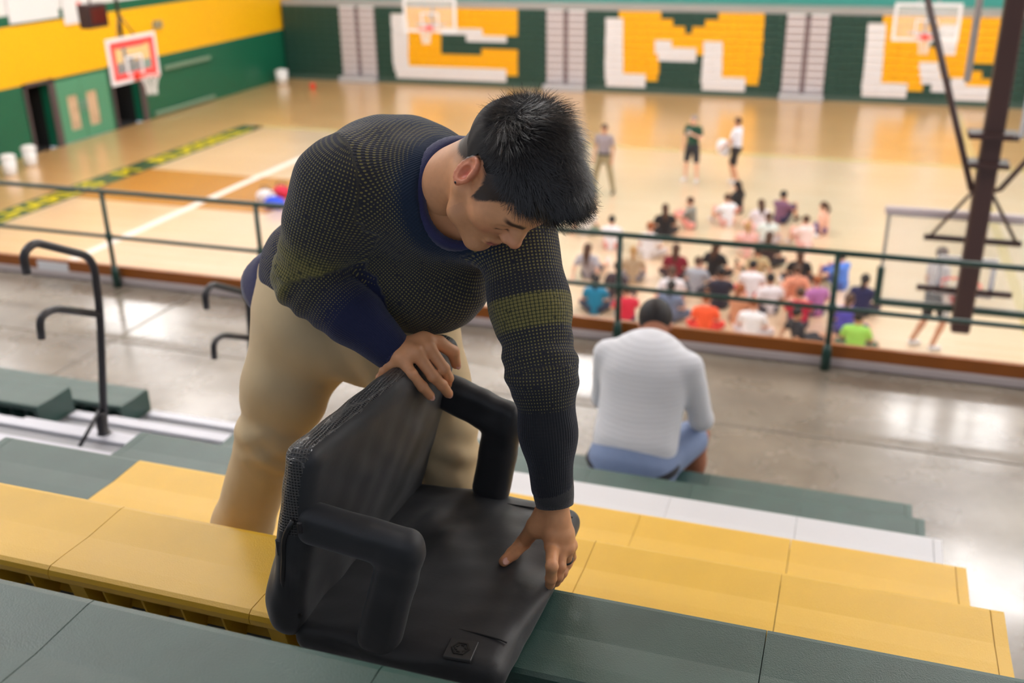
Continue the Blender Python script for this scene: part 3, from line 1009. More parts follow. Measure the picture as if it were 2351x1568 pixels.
def figure(J, h=0.014, sleeve=.55, legs='shorts', hair='short', fw=1.0, hd=1.0, tw=1.0, lo_=-.02, bt=1.0):
    """joint dict (facing +Y, x = own right) -> dict of (V, F)"""
    J = {k: np.array(v, float) for k, v in mirror(J).items()}
    P = np.array(list(J.values())); lo = P.min(0) - .2; hi = P.max(0) + .24
    up = unit(J['neck'] - J['pelvis'])
    hf = J.get('face', np.array([0, 1.0, 0])); hf = unit(hf)
    hu = unit(J['head'] - J['neck']); hu = unit(hu - hf * (hu @ hf)); hr = np.cross(hf, hu)
    HR = np.stack([hr, hf, hu], 1)
    lat = unit(J['shR'] - J['shL']); fr = unit(np.cross(up, lat))
    out = {}
    S = SDF(lo, hi, h)
    hc = J['head']
    S.ell(hc + hu * .02 - hf * .01, (.074 * hd, .092 * hd, .096 * hd), HR, k=.02)
    S.ell(hc - hu * .05 + hf * .025, (.055 * hd, .062 * hd, .072 * hd), HR, k=.03)
    S.cone(hc + hf * .09 - hu * .015, hc + hf * .1 - hu * .035, .008, .013, k=.012)
    for sg in (-1, 1):
        S.ell(hc + hr * sg * .076 - hu * .01, (.012, .02, .03), HR, k=.008)
    S.cone(J['neck'] - up * .04, hc - hu * .05 - hf * .01, .058, .05, k=.02)
    S.cone(J['pelvis'] + up * .05, J['chest'], .10, .11, k=.03)
    for s_ in 'RL':
        S.chain([J['sh' + s_], J['el' + s_], J['wr' + s_]], [.045 * fw, .036 * fw, .027 * fw], k=.02)
        S.cone(J['chest'], J['sh' + s_], .06, .05, k=.03)
        d = unit(J['wr' + s_] - J['el' + s_])
        hp = J.get('ha' + s_, J['wr' + s_] + d * .09)
        S.cone(J['wr' + s_], hp, .026, .03, k=.012)
        hd_ = unit(hp - J['wr' + s_]); sd = unit(np.cross(hd_, up) + 1e-3)
        for q in (-1.5, -.5, .5, 1.5):
            S.cone(hp + sd * q * .015, hp + sd * q * .019 + hd_ * .07, .0095, .0085, k=.004)
        S.cone(hp - hd_ * .04 + sd * .03, hp + hd_ * .01 + sd * .06, .012, .01, k=.006)
        S.chain([J['hip' + s_], J['kn' + s_], J['an' + s_]], [.088 * fw, .056 * fw, .038 * fw], k=.025)
        mid = J['kn' + s_] * .65 + J['an' + s_] * .35
        S.ell(mid, (.052 * fw,) * 3, k=.03)
    V, F = S.surf(1); out['body'] = (V, F)
    # shirt
    S = SDF(lo, hi, h)
    pel, ch = J['pelvis'], J['chest']
    S.cone(pel + up * lo_, pel + up * .16, .155 * tw, .145 * tw, k=.02, n=fr, flat=.78)
    S.cone(pel + up * .16, ch - up * .02, .145 * tw, .168 * tw, k=.04, n=fr, flat=.74)
    S.cone(J['shL'] * .86 + J['shR'] * .14 - up * .01, J['shR'] * .86 + J['shL'] * .14 - up * .01, .068, .068, k=.06)
    S.cone(ch, J['neck'] - up * .015, .09, .058, k=.04)
    for s_ in 'RL':
        a, b, c = J['sh' + s_], J['el' + s_], J['wr' + s_]
        if sleeve <= 1:
            S.cone(a, a + (b - a) * sleeve, .066 * fw, .06 * fw, k=.03)
        else:
            S.cone(a, b, .066 * fw, .052 * fw, k=.03); S.cone(b, b + (c - b) * (sleeve - 1), .052 * fw, .038 * fw, k=.02)
    out['shirt'] = S.surf(1)
    S = SDF(lo, hi, h)
    S.cone(J['hipL'] * .7 + J['hipR'] * .3, J['hipR'] * .7 + J['hipL'] * .3, .125 * tw, .125 * tw, k=.02)
    S.cone(pel - up * .03, pel + up * .09, .146 * tw * bt, .138 * tw, k=.03, n=fr, flat=.8)
    for s_ in 'RL':
        a, b, c = J['hip' + s_], J['kn' + s_], J['an' + s_]
        if legs == 'shorts':
            S.cone(a, a + (b - a) * .82, .105 * fw, .085 * fw, k=.04)
        else:
            S.cone(a, b, .102 * fw, .074 * fw, k=.04); S.cone(b, c * .96 + b * .04, .074 * fw, .058 * fw, k=.03)
    out['bottoms'] = S.surf(1)
    for s_ in 'RL':
        S = SDF(lo, hi, h)
        a = J['an' + s_]; t = J['to' + s_]
        S.cone(a - (a[2] - t[2]) * np.array([0, 0, .6]), t, .042, .036, k=.02)
        S.cone(a + (0, 0, -.01), a + (0, 0, -.035), .045, .045, k=.02)
        out['shoe' + s_] = S.surf(1)
    S = SDF(lo, hi, h * .8)
    S.ell(hc + hu * .034 - hf * .018, (.084 * hd, .098 * hd, .096 * hd), HR, k=.01)
    S.ell(hc - hu * .06 + hf * .075, (.09, .07, .1), HR, k=.02, op='sub')
    if hair == 'long':
        S.chain([hc - hf * .06 + hu * .02, hc - hf * .1 - hu * .1, J['neck'] - hf * .085 - up * .17], [.075, .066, .03], k=.03)
    elif hair == 'tail':
        S.ell(hc - hf * .10 + hu * .06, (.034,) * 3, k=.015)
        S.chain([hc - hf * .12 + hu * .05, hc - hf * .15 - hu * .06, hc - hf * .12 - hu * .16], [.028, .036, .014], k=.015)
    elif hair == 'bun':
        S.ell(hc - hf * .06 + hu * .12, (.045,) * 3, k=.015)
    out['hair'] = S.surf(1)
    return out


def make_meshes(name, D):
    return {k: mesh_from(name + '_' + k, V, F, True) for k, (V, F) in D.items()}


def skin_mat(name, rgb):
    return mat(name, rgb, .5, var=.05, vscale=12, sss=.08)


SK = [skin_mat('skin_light', s2l(226, 176, 150)), skin_mat('skin_tan', s2l(198, 146, 116)), skin_mat('skin_brown', s2l(160, 104, 74))]
HAIRC = {'brown': s2l(78, 52, 36), 'black': s2l(28, 22, 22), 'blond': s2l(176, 134, 82), 'red': s2l(150, 84, 44), 'grey': s2l(150, 140, 136)}


def cloth(rgb):
    return mat('cloth_%d_%d_%d' % rgb, s2l(*rgb), .8, var=.08, vscale=25, sheen=.1)


def place_person(meshes, loc, rz, skin, shirt, bottoms, hairc, shoes, label, group, scale=1.0, hairkey='hair'):
    b = obj('person', meshes['body'], SK[0]); objmat(b, [skin])
    b.location = loc; b.rotation_euler = (0, 0, rz); b.scale = (scale,) * 3
    tag(b, label, 'person', group)
    for nm, key, m in (('shirt', 'shirt', shirt), ('shorts', 'bottoms', bottoms), ('hair', hairkey, mat('hair_' + hairc, HAIRC[hairc], .6, var=.2, vscale=60)), ('shoe', 'shoeR', shoes), ('shoe', 'shoeL', shoes)):
        if m is None: continue
        o = obj(nm, meshes[key], SK[0], b); objmat(o, [m])
    return b


base = dict(pelvis=(0, 0, .11), chest=(0, .03, .40), neck=(0, .035, .50), head=(0, .07, .65), face=(0, 1, -.1), shR=(.165, .02, .45), hipR=(.085, .02, .11))
POSES = {
    'cross': dict(base, elR=(.24, .10, .26), wrR=(.14, .27, .17), knR=(.31, .27, .13), anR=(.05, .36, .06), toR=(-.06, .36, .05)),
    'knees': dict(base, elR=(.23, .20, .29), wrR=(.07, .40, .27), knR=(.12, .38, .40), anR=(.12, .46, .07), toR=(.12, .60, .04)),
    'lean': dict(base, chest=(0, -.07, .39), neck=(0, -.09, .49), head=(0, -.08, .64), shR=(.165, -.08, .44), elR=(.25, -.2, .24), wrR=(.24, -.28, .06), haR=(.25, -.34, .03), knR=(.11, .43, .13), anR=(.12, .82, .07), toR=(.13, .86, .16)),
    'side': dict(base, elR=(.25, .05, .27), wrR=(.2, .26, .16), elL=(-.26, -.03, .24), wrL=(-.28, -.05, .06), knR=(.22, .33, .10), anR=(-.1, .42, .06), toR=(-.2, .4, .05), knL=(-.2, .3, .09), anL=(-.38, .05, .06), toL=(-.46, -.05, .05)),
}
PM = {}
for pk, J in POSES.items():
    D = figure(J, .015, hair='short')
    for hk in ('long', 'tail'):
        D['hair_' + hk] = figure_hair = None
    del D['hair_long'], D['hair_tail']
    PM[pk] = make_meshes(pk, D)
    Jm = {k: np.array(v, float) for k, v in mirror(J).items()}
    for hk in ('long', 'tail'):
        hc = Jm['head']; hf = unit(Jm['face']); hu = np.array([0, 0, 1.0])
        S = SDF(hc - (.2, .26, .42), hc + (.2, .2, .2), .013)
        S.ell(hc + (0, -.018, .034), (.086, .1, .098), k=.01)
        S.ell(hc + (0, .075, -.06), (.09, .07, .1), k=.02, op='sub')
        if hk == 'long':
            S.chain([hc + (0, -.06, .02), hc + (0, -.1, -.1), Jm['neck'] + (0, -.1, -.17)], [.077, .068, .03], k=.03)
        else:
            S.ell(hc + (0, -.10, .06), (.034,) * 3, k=.015)
            S.chain([hc + (0, -.12, .05), hc + (0, -.155, -.06), hc + (0, -.12, -.17)], [.028, .038, .014], k=.015)
        V, F = S.surf(1)
        PM[pk]['hair_' + hk] = mesh_from(pk + '_hair_' + hk, V, F, True)

CROWD = [  # pixel of the spot on the floor, pose, turn, shirt, bottoms, hair colour, hair cut, skin, description
    (1587, 524, 'knees', 80, (128, 128, 122), (236, 160, 150), 'brown', 'short', 0, 'seated person in a grey shirt, legs out to the left'),
    (1525, 544, 'cross', 15, (24, 22, 26), (30, 30, 34), 'brown', 'long', 0, 'seated person with long brown hair and a black top behind the big white shirt'),
    (1488, 592, 'cross', -10, (232, 230, 234), (200, 190, 186), 'red', 'short', 0, 'seated person in a large white shirt with reddish hair, left of centre'),
    (1403, 572, 'knees', 10, (236, 232, 236), (220, 150, 140), 'black', 'short', 0, 'seated person in a white shirt near the left end, above the guard rail'),
    (1352, 638, 'lean', -5, (168, 164, 172), (60, 60, 70), 'brown', 'long', 0, 'seated person in a lilac-grey shirt beside the standing man\'s shoulder'),
    (1452, 648, 'side', 12, (182, 158, 128), (120, 116, 124), 'blond', 'tail', 0, 'seated person in tan clothes just right of the guard rail post'),
    (1560, 644, 'cross', 5, (128, 24, 44), (60, 40, 44), 'brown', 'long', 0, 'seated person in a maroon top with long brown hair'),
    (1693, 488, 'side', 60, (22, 22, 26), (226, 160, 146), 'black', 'long', 0, 'seated person in a black top with dark hair, farthest back'),
    (1735, 530, 'cross', 20, (226, 218, 226), (236, 190, 186), 'brown', 'long', 0, 'seated person in a pale lilac shirt behind the pink pair'),
    (1790, 512, 'knees', -30, (122, 84, 110), (34, 36, 70), 'black', 'short', 1, 'seated person in a purple top and navy shorts at the back right'),
    (1890, 536, 'side', 70, (226, 176, 152), (90, 70, 120), 'brown', 'tail', 0, 'seated person in a peach top alone at the far right'),
    (1678, 520, 'knees', 40, (232, 234, 240), (222, 170, 160), 'brown', 'short', 0, 'seated person bending forward in a white shirt behind the black tops'),
    (1652, 640, 'side', -20, (26, 24, 28), (40, 40, 44), 'brown', 'long', 0, 'seated person in a black top with brown hair at the centre of the group'),
    (1716, 590, 'knees', 15, (238, 186, 178), (214, 190, 170), 'blond', 'tail', 0, 'seated person in a pink shirt at the centre of the group'),
    (1754, 614, 'cross', -8, (60, 44, 46), (40, 36, 40), 'brown', 'long', 0, 'seated person with very long brown hair and a dark top right of the pink shirt'),
    (1708, 640, 'lean', 25, (186, 164, 124), (120, 104, 84), 'black', 'short', 1, 'seated person in a khaki shirt between the black top and the white shirt'),
    (1722, 700, 'cross', 0, (240, 236, 240), (206, 60, 70), 'black', 'short', 0, 'seated person in a wide white shirt in the middle row'),
    (1670, 700, 'knees', 8, (38, 38, 54), (50, 50, 60), 'black', 'short', 1, 'seated person in a dark navy shirt in the middle row'),
    (1612, 690, 'cross', -12, (160, 164, 174), (70, 70, 80), 'brown', 'short', 0, 'seated person in a blue-grey shirt between the white and navy shirts'),
    (1555, 698, 'side', 10, (238, 234, 238), (200, 150, 140), 'brown', 'tail', 0, 'seated person in a white shirt below the maroon top'),
    (1850, 668, 'cross', 10, (24, 22, 26), (60, 56, 60), 'brown', 'long', 1, 'seated person in a black top with long brown hair near the right-hand post'),
    (1904, 664, 'knees', 55, (84, 130, 222), (70, 90, 160), 'black', 'short', 0, 'seated person in a bright blue shirt behind the right-hand post'),
    (1940, 722, 'side', -15, (42, 44, 84), (40, 40, 60), 'black', 'tail', 1, 'seated person in a navy shirt just right of the post'),
    (1632, 758, 'cross', 4, (246, 92, 48), (226, 60, 50), 'red', 'short', 0, 'seated person in an orange-red shirt in the front row'),
    (1562, 748, 'cross', -6, (110, 124, 150), (90, 100, 120), 'black', 'tail', 0, 'seated person in a slate blue shirt right of the man in white'),
    (1349, 724, 'cross', 6, (28, 128, 166), (50, 60, 80), 'black', 'tail', 0, 'seated person in a teal shirt at the left end of the front row'),
    (1436, 742, 'knees', 20, (206, 34, 62), (40, 40, 70), 'brown', 'short', 0, 'seated person in a crimson shirt behind the left guard rail post'),
    (1726, 772, 'cross', -4, (240, 238, 240), (210, 200, 200), 'red', 'short', 0, 'seated person in a big white shirt in the front row'),
    (1693, 742, 'knees', -25, (206, 148, 112), (150, 100, 80), 'red', 'tail', 0, 'seated person in a tan top behind the big front-row white shirt'),
    (1766, 726, 'side', 20, (226, 222, 226), (90, 90, 100), 'black', 'short', 1, 'seated person with black hair and a white shirt right of centre'),
    (1800, 776, 'lean', -60, (30, 30, 36), (40, 40, 46), 'black', 'short', 1, 'seated person in black clothes at the right of the front row'),
    (1848, 764, 'knees', 8, (200, 14, 64), (60, 40, 60), 'brown', 'short', 0, 'seated person in a bright crimson top beside the purple shirt'),
    (1882, 768, 'cross', -10, (92, 84, 188), (70, 70, 120), 'brown', 'tail', 0, 'seated person in a purple-blue shirt left of the post'),
    (1870, 716, 'side', 30, (176, 110, 168), (80, 70, 110), 'red', 'short', 0, 'seated person in a mauve shirt behind the purple-blue shirt'),
    (1950, 806, 'cross', -5, (158, 214, 92), (90, 110, 90), 'black', 'short', 1, 'seated person in a lime green shirt at the right-hand post'),
    (1832, 570, 'knees', 35, (238, 214, 210), (226, 170, 160), 'brown', 'short', 0, 'seated person in a pinkish white shirt left of the peach top'),
    (1410, 690, 'side', -25, (58, 44, 52), (40, 40, 50), 'brown', 'short', 1, 'seated person in a dark brown top left of the guard rail post'),
    (1303, 726, 'knees', 10, (48, 50, 78), (50, 50, 70), 'black', 'short', 1, 'seated person in navy beside the striped sleeve of the standing man'),
    (1775, 566, 'cross', 12, (224, 236, 232), (190, 180, 180), 'brown', 'tail', 0, 'seated person in a pale mint shirt right of the very long hair'),
    (1343, 540, 'side', 0, (226, 224, 220), (120, 140, 120), 'brown', 'short', 0, 'seated person in an off-white shirt next to the standing man\'s hair'),
    (1822, 690, 'lean', 15, (226, 150, 120), (210, 130, 110), 'brown', 'short', 0, 'seated person in a salmon top below the black long-haired one'),
]
M_shoe = mat('shoe_white', (0.7, 0.7, 0.72), .6)
M_shoeb = mat('shoe_black', (0.03, 0.03, 0.03), .6)
CP = np.array([at_z(q[0], q[1], 0)[:2] for q in CROWD])
for _it in range(40):                      # nobody sits in somebody else's lap
    for a in range(len(CP)):
        for b in range(a):
            d = CP[a] - CP[b]; L_ = np.linalg.norm(d)
            if L_ < .78:
                m_ = d / (L_ + 1e-6) * (.78 - L_) * .25; CP[a] += m_; CP[b] -= m_
for i, (px, py, pose, turn, sh, bo, hc_, cut, sk, lb) in enumerate(CROWD):
    p = CP[i]
    place_person(PM[pose], (p[0], p[1], 0.0), math.radians(turn), SK[sk], cloth(sh), cloth(bo), hc_, M_shoe if i % 3 else M_shoeb, lb, 'people seated on the court', .92 + .07 * ((i * 7) % 5) / 5, 'hair' if cut == 'short' else 'hair_' + cut)

# standing people
st = dict(pelvis=(0, 0, .93), chest=(0, .0, 1.30), neck=(0, 0, 1.45), head=(0, .02, 1.60), face=(0, 1, -.1), shR=(.18, 0, 1.40), elR=(.24, -.02, 1.13), wrR=(.25, .06, .89), hipR=(.09, 0, .92), knR=(.12, .02, .50), anR=(.14, 0, .09), toR=(.16, .15, .04))
p = at_z(1385, 442, 0)
D = make_meshes('coach_grey', figure(dict(st, knR=(.2, .03, .5), anR=(.27, 0, .09), toR=(.3, .14, .04)), .014, legs='long'))
g = place_person(D, tuple(p), math.radians(170), SK[1], cloth((150, 140, 146)), cloth((150, 138, 106)), 'brown', M_shoeb, 'standing person in a grey shirt and khaki trousers with feet apart', 'people standing on the court')
MB().tube([(.15 * math.cos(a), .12 * math.sin(a), .99) for a in np.linspace(0, 2 * math.pi, 25)[:-1]], .035, 6, closed=True).build('belt_bag', M_black, g)
p = at_z(1586, 417, 0)
D = make_meshes('coach_green', figure(dict(st, elL=(-.27, .06, 1.16), wrL=(-.1, .2, 1.27), elR=(.25, -.02, 1.14), knR=(.15, .03, .5), anR=(.17, 0, .09), toR=(.2, .14, .04)), .014))
g = place_person(D, tuple(p), math.radians(160), SK[0], cloth((24, 70, 52)), cloth((36, 40, 48)), 'grey', M_shoe, 'standing person in a dark green shirt with a pale round emblem, arm raised', 'people standing on the court')
MB().tube([(.06 + .055 * math.cos(a), .135, 1.29 + .055 * math.sin(a)) for a in np.linspace(0, 2 * math.pi, 20)[:-1]], .009, 6, closed=True).build('emblem', M_white, g)
p = at_z(1685, 424, 0)
D = make_meshes('coach_white', figure(dict(st, elR=(.2, .12, 1.15), wrR=(.16, .34, 1.02), elL=(-.22, .08, 1.14), wrL=(-.2, .28, .98), knR=(.09, .16, .52), anR=(.09, .05, .1), toR=(.1, .2, .05), knL=(-.08, .02, .5), anL=(-.09, -.14, .12), toL=(-.09, .0, .05)), .014))
g = place_person(D, tuple(p), math.radians(75), SK[1], cloth((226, 230, 244)), cloth((34, 30, 32)), 'brown', M_shoe, 'standing person in a white shirt and black shorts, seen from the side', 'people standing on the court')
tw = SDF((-.3, -.2, -.3), (.3, .2, .3), .015).ell((0, 0, 0), (.17, .1, .2), k=.02).ell((.06, 0, -.12), (.12, .08, .12), k=.04).ell((-.06, .02, .1), (.1, .08, .1), k=.04)
V, F = tw.surf(1)
c_, s_ = math.cos(math.radians(75)), math.sin(math.radians(75))
o = obj('towel', mesh_from('towel', V, F, True), cloth((238, 240, 246))); o.location = (p[0] - .36 * s_ - .0, p[1] + .36 * c_, .93)
tag(o, 'white bundled towel held out by the standing person in white', 'towel')
p = at_z(2128, 800, 0)
D = make_meshes('player', figure(dict(st, knR=(.12, .14, .52), anR=(.13, -.02, .1), toR=(.14, .13, .05), knL=(-.12, -.02, .5), anL=(-.16, -.2, .1), toL=(-.16, -.06, .05)), .014))
place_person(D, tuple(p), math.radians(-60), SK[1], cloth((186, 182, 186)), cloth((40, 40, 46)), 'brown', M_shoe, 'standing person in dark shorts behind the near glass hoop', 'people standing on the court')

# the man sitting on the lowest bench
sj = dict(pelvis=(0, -.02, .12), chest=(.0, .16, .50), neck=(0, .24, .62), head=(-.03, .38, .655), face=(0, .55, -.85),
          shR=(.205, .17, .55), elR=(.27, .22, .26), wrR=(.2, .44, .12), shL=(-.205, .17, .55), elL=(-.25, .24, .27), wrL=(-.16, .46, .14),
          hipR=(.1, .02, .08), knR=(.2, .44, .05), anR=(.2, .42, -.40), toR=(.22, .56, -.445), hipL=(-.1, .02, .08), knL=(-.2, .48, .05), anL=(-.18, .44, -.40), toL=(-.2, .58, -.445))
D = figure(sj, .0085, sleeve=1.75, legs='shorts', fw=1.12, tw=1.36, hd=1.02, lo_=.075, bt=1.08)
D['bottoms'] = (D['bottoms'][0], D['bottoms'][1])
seatman = make_meshes('seated_man', D)
def knit_white():
    m = mat('white_pullover_knit', (0.74, 0.75, 0.79), .85, sheen=.2)
    nt, b = nodes_of(m)
    tc = N(nt, 'ShaderNodeTexCoord'); w = N(nt, 'ShaderNodeTexWave', wave_type='BANDS', bands_direction='Z'); w.inputs['Scale'].default_value = 14; w.inputs['Distortion'].default_value = 2.0; w.inputs['Detail'].default_value = 2
    nt.links.new(tc.outputs['Object'], w.inputs['Vector'])
    r = N(nt, 'ShaderNodeMapRange'); r.inputs['To Min'].default_value = .93; r.inputs['To Max'].default_value = 1.02
    nt.links.new(w.outputs['Fac'], r.inputs[0])
    v = N(nt, 'ShaderNodeVectorMath', operation='SCALE'); v.inputs[0].default_value = (0.74, 0.75, 0.79)
    nt.links.new(r.outputs[0], v.inputs['Scale']); nt.links.new(v.outputs[0], b.inputs['Base Color'])
    bp = N(nt, 'ShaderNodeBump'); bp.inputs['Strength'].default_value = .12; bp.inputs['Distance'].default_value = .003
    nt.links.new(w.outputs['Fac'], bp.inputs['Height']); nt.links.new(bp.outputs[0], b.inputs['Normal'])
    return m
SMX = at_z(1470, 1052, SEATZ[6])
g = place_person(seatman, (SMX[0] + .0, FARY[6] - .13, SEATZ[6]), math.radians(-6), skin_mat('skin_seated', s2l(172, 112, 84)), knit_white(), cloth((128, 146, 182)), 'black', M_shoe, 'man in a white pullover and pale blue shorts sitting on the lowest bench', 'people on the gallery')
MB().tube([(.212 * math.cos(a), -.02 + .166 * math.sin(a), .088 + .0 * math.sin(a)) for a in np.linspace(0, 2 * math.pi, 33)[:-1]], .023, 8, closed=True).build('waistband', cloth((26, 26, 36)), g)
MB().tube([(.06 * math.cos(a), .215 + .055 * math.sin(a), .615 + .02 * math.sin(a)) for a in np.linspace(0, 2 * math.pi, 25)[:-1]], .02, 8, closed=True).build('collar', knit_white(), g)

# ------------------------------------------------------------------ black folding stadium seat on the bench
def fabric_black():
    m = mat('seat_black_fabric', (0.021, 0.022, 0.025), .5, spec=.45, sheen=.15)
    nt, b = nodes_of(m)
    tc = N(nt, 'ShaderNodeTexCoord')
    w = N(nt, 'ShaderNodeTexNoise'); w.inputs['Scale'].default_value = 900; w.inputs['Detail'].default_value = 2
    n2 = N(nt, 'ShaderNodeTexNoise'); n2.inputs['Scale'].default_value = 16; n2.inputs['Detail'].default_value = 4
    nt.links.new(tc.outputs['Object'], w.inputs['Vector']); nt.links.new(tc.outputs['Object'], n2.inputs['Vector'])
    b1 = N(nt, 'ShaderNodeBump'); b1.inputs['Strength'].default_value = .12; b1.inputs['Distance'].default_value = .001
    b2 = N(nt, 'ShaderNodeBump'); b2.inputs['Strength'].default_value = .10; b2.inputs['Distance'].default_value = .012
    nt.links.new(w.outputs['Fac'], b1.inputs['Height']); nt.links.new(n2.outputs['Fac'], b2.inputs['Height'])
    nt.links.new(b2.outputs[0], b1.inputs['Normal']); nt.links.new(b1.outputs[0], b.inputs['Normal'])
    return m


def mesh_black():
    m = mat('seat_black_mesh', (0.03, 0.03, 0.031), .32, spec=.6)
    nt, b = nodes_of(m)
    tc = N(nt, 'ShaderNodeTexCoord')
    v = N(nt, 'ShaderNodeTexVoronoi', feature='DISTANCE_TO_EDGE'); v.inputs['Scale'].default_value = 190; v.inputs['Randomness'].default_value = .15
    nt.links.new(tc.outputs['Object'], v.inputs['Vector'])
    r = N(nt, 'ShaderNodeMapRange'); r.inputs['From Max'].default_value = .25
    nt.links.new(v.outputs['Distance'], r.inputs[0])
    bp = N(nt, 'ShaderNodeBump'); bp.inputs['Strength'].default_value = .8; bp.inputs['Distance'].default_value = .0025; bp.invert = True
    nt.links.new(r.outputs[0], bp.inputs['Height']); nt.links.new(bp.outputs[0], b.inputs['Normal'])
    mx = N(nt, 'ShaderNodeMixRGB'); mx.inputs[1].default_value = (.11, .108, .105, 1); mx.inputs[2].default_value = (.016, .016, .017, 1)
    nt.links.new(r.outputs[0], mx.inputs[0]); nt.links.new(mx.outputs[0], b.inputs['Base Color'])
    return m


M_fab = fabric_black(); M_mesh = mesh_black()
M_seam = mat('seat_seam', (0.012, 0.012, 0.012), .7)
SO = np.array([-.64, 1.49, SEATZ[1]])
seat = empty('stadium_seat', tuple(SO))
tag(seat, 'black padded folding stadium seat with two arms, opened on the bench by the standing man', 'stadium seat')


def sn(V, n, amp, freq, seed=0, ph=(1, 1, 1)):
    r = np.random.default_rng(seed); d = np.zeros(len(V))
    for i in range(5):
        k = r.normal(size=3) * freq * np.array(ph); d += np.sin(V @ k + r.uniform(0, 6.28)) / 5
    return V + n * (amp * d)[:, None]


def wrinkle(V, F, amp, freq, seed=0, ph=(1, 1, 1), mask=None):
    n = vnorm(V, F)
    if mask is not None: n = n * mask[:, None]
    return sn(V, n, amp, freq, seed, ph)


# cushion
x0, x1, y0, y1, zt = -.835, -.448, 1.228, 1.750, 5.613
S = SDF((x0 - .03, y0 - .03, 5.50), (x1 + .03, y1 + .03, 5.68), .0045)
S.box(((x0 + x1) / 2, (y0 + y1) / 2, 5.582), ((x1 - x0) / 2, (y1 - y0) / 2, .0295), rad=.0285, k=0)
S.ell((-.64, 1.49, 5.592), (.2, .27, .03), k=.03)
V, F = S.surf(2)
top = ss(.2, .9, vnorm(V, F)[:, 2])
# soft folds running across the pad and a dip where the hand presses
dx = V[:, 0] - x0; dyy = V[:, 1] - 1.62
fold = .006 * np.sin((V[:, 0] * 38 + V[:, 1] * 30)) * np.exp(-((V[:, 0] + .66) / .10) ** 2 - ((V[:, 1] - 1.60) / .12) ** 2)
fold += .004 * np.sin((V[:, 0] * 70 - V[:, 1] * 18)) * np.exp(-((V[:, 0] + .72) / .08) ** 2 - ((V[:, 1] - 1.55) / .14) ** 2)
fold -= .012 * np.exp(-((V[:, 0] + .47) / .05) ** 2 - ((V[:, 1] - 1.53) / .06) ** 2)
V[:, 2] += fold * top
V[:, 2] = np.maximum(V[:, 2], SEATZ[1] + .0005)
V = wrinkle(V, F, .0016, 30, 3)
V[:, 2] = np.maximum(V[:, 2], SEATZ[1] + .0005)
me = mesh_from('cushion', V - SO, F, True); obj('cushion', me, M_fab, seat)
for yy, xa, xb in ((1.300, -.62, -.455), (1.700, -.60, -.452)):
    pts = [(x - SO[0], yy - SO[1] + .004 * math.sin(x * 20), zt - SO[2] + .004 - .013 * max(0, (x + .475) / .03) ** 2) for x in np.linspace(xa, xb - .006, 14)]
    MB().tube(pts, .0016, 6).build('seam', M_seam, seat)
# embossed square patch with a hexagon mark
pc = at_z(1058, 1491, zt + .004)
pt = MB().box(-.024, .024, -.024, .024, -.004, .0018, 0, .001)
patch = pt.build('logo_patch', mat('patch_rubber', (.035, .035, .036), .45), seat, tuple(pc - SO)); patch.rotation_euler = (0, 0, math.radians(4))
hx = MB()
for k in range(6):
    a0, a1 = math.pi / 3 * k, math.pi / 3 * (k + 1)
    p0, p1 = np.array([math.cos(a0), math.sin(a0)]), np.array([math.cos(a1), math.sin(a1)])
    for (ra, rb, sh) in ((.0165, .0135, 0.0), (.0105, .0075, .35)):
        q0, q1 = p0 * ra, p0 * ra * sh + p1 * ra * (1 - sh)
        r0, r1 = p0 * rb, p0 * rb * sh + p1 * rb * (1 - sh)
        hx.add([(*q0, .0018), (*q1, .0018), (*r1, .0018), (*r0, .0018), (*q0, .0030), (*q1, .0030), (*r1, .0030), (*r0, .0030)], [(4, 5, 6, 7), (0, 1, 5, 4), (1, 2, 6, 5), (2, 3, 7, 6), (3, 0, 4, 7)])
hx.build('hexagon_mark', mat('patch_mark', (.012, .012, .012), .5), patch)

# backrest: a padded panel leaning a little over the cushion
bt = np.array([-.756, 1.489, 5.947]); bb = np.array([-.842, 1.489, 5.60])
bu = unit(bt - bb); bn = unit(np.cross([0, 1.0, 0], bu)); BR = np.stack([bn, [0, 1.0, 0], bu], 1)   # bn points to +X
S = SDF((-.98, 1.17, 5.54), (-.66, 1.80, 6.02), .0045)
bc = (bt + bb) / 2
S.box(bc, (.030, .262, .197), BR, rad=.028, k=0)
S.ell(bc + bu * .02, (.036, .24, .17), BR, k=.03)
S.ell(bc - bu * .13 - bn * .03 + np.array([0, -.11, 0]), (.035, .13, .10), BR, k=.04)       # pouch bulge low on the near side
V, F = S.surf(2)
L0 = (V - bc) @ BR
L = L0
nrm = vnorm(V, F)
low = ss(.06, -.16, L[:, 2]) * ss(.05, -.2, L[:, 1])
V = sn(V, nrm * (0.05 + low)[:, None], .009, 38, 5, (1, .8, 1.6))
V = sn(V, nrm, .0015, 55, 8)
V[:, 2] = np.maximum(V[:, 2], SEATZ[1] + .0005)
L = (V - bc) @ BR
ln = vnorm(V, F) @ BR
V[:, 0] += (V[:, 1] - 1.489) * (.04 + .06 * (V[:, 2] - 5.6) / .35)
rim = ((L[:, 2] > .15) & (ln[:, 0] < .45)) | ((L[:, 1] < -.235) & (L[:, 2] > .03) & (ln[:, 0] < .4)) | ((L[:, 0] < -.012) & (L[:, 2] > .03))
fr_ = rim[F].all(1)
for nm, sel, m in (('backrest', ~fr_, M_fab), ('mesh_gusset', fr_, M_mesh)):
    f = F[sel]; used = np.unique(f); mp = np.full(len(V), -1); mp[used] = np.arange(len(used))
    obj(nm, mesh_from(nm, V[used] - SO, mp[f], True), m, seat)
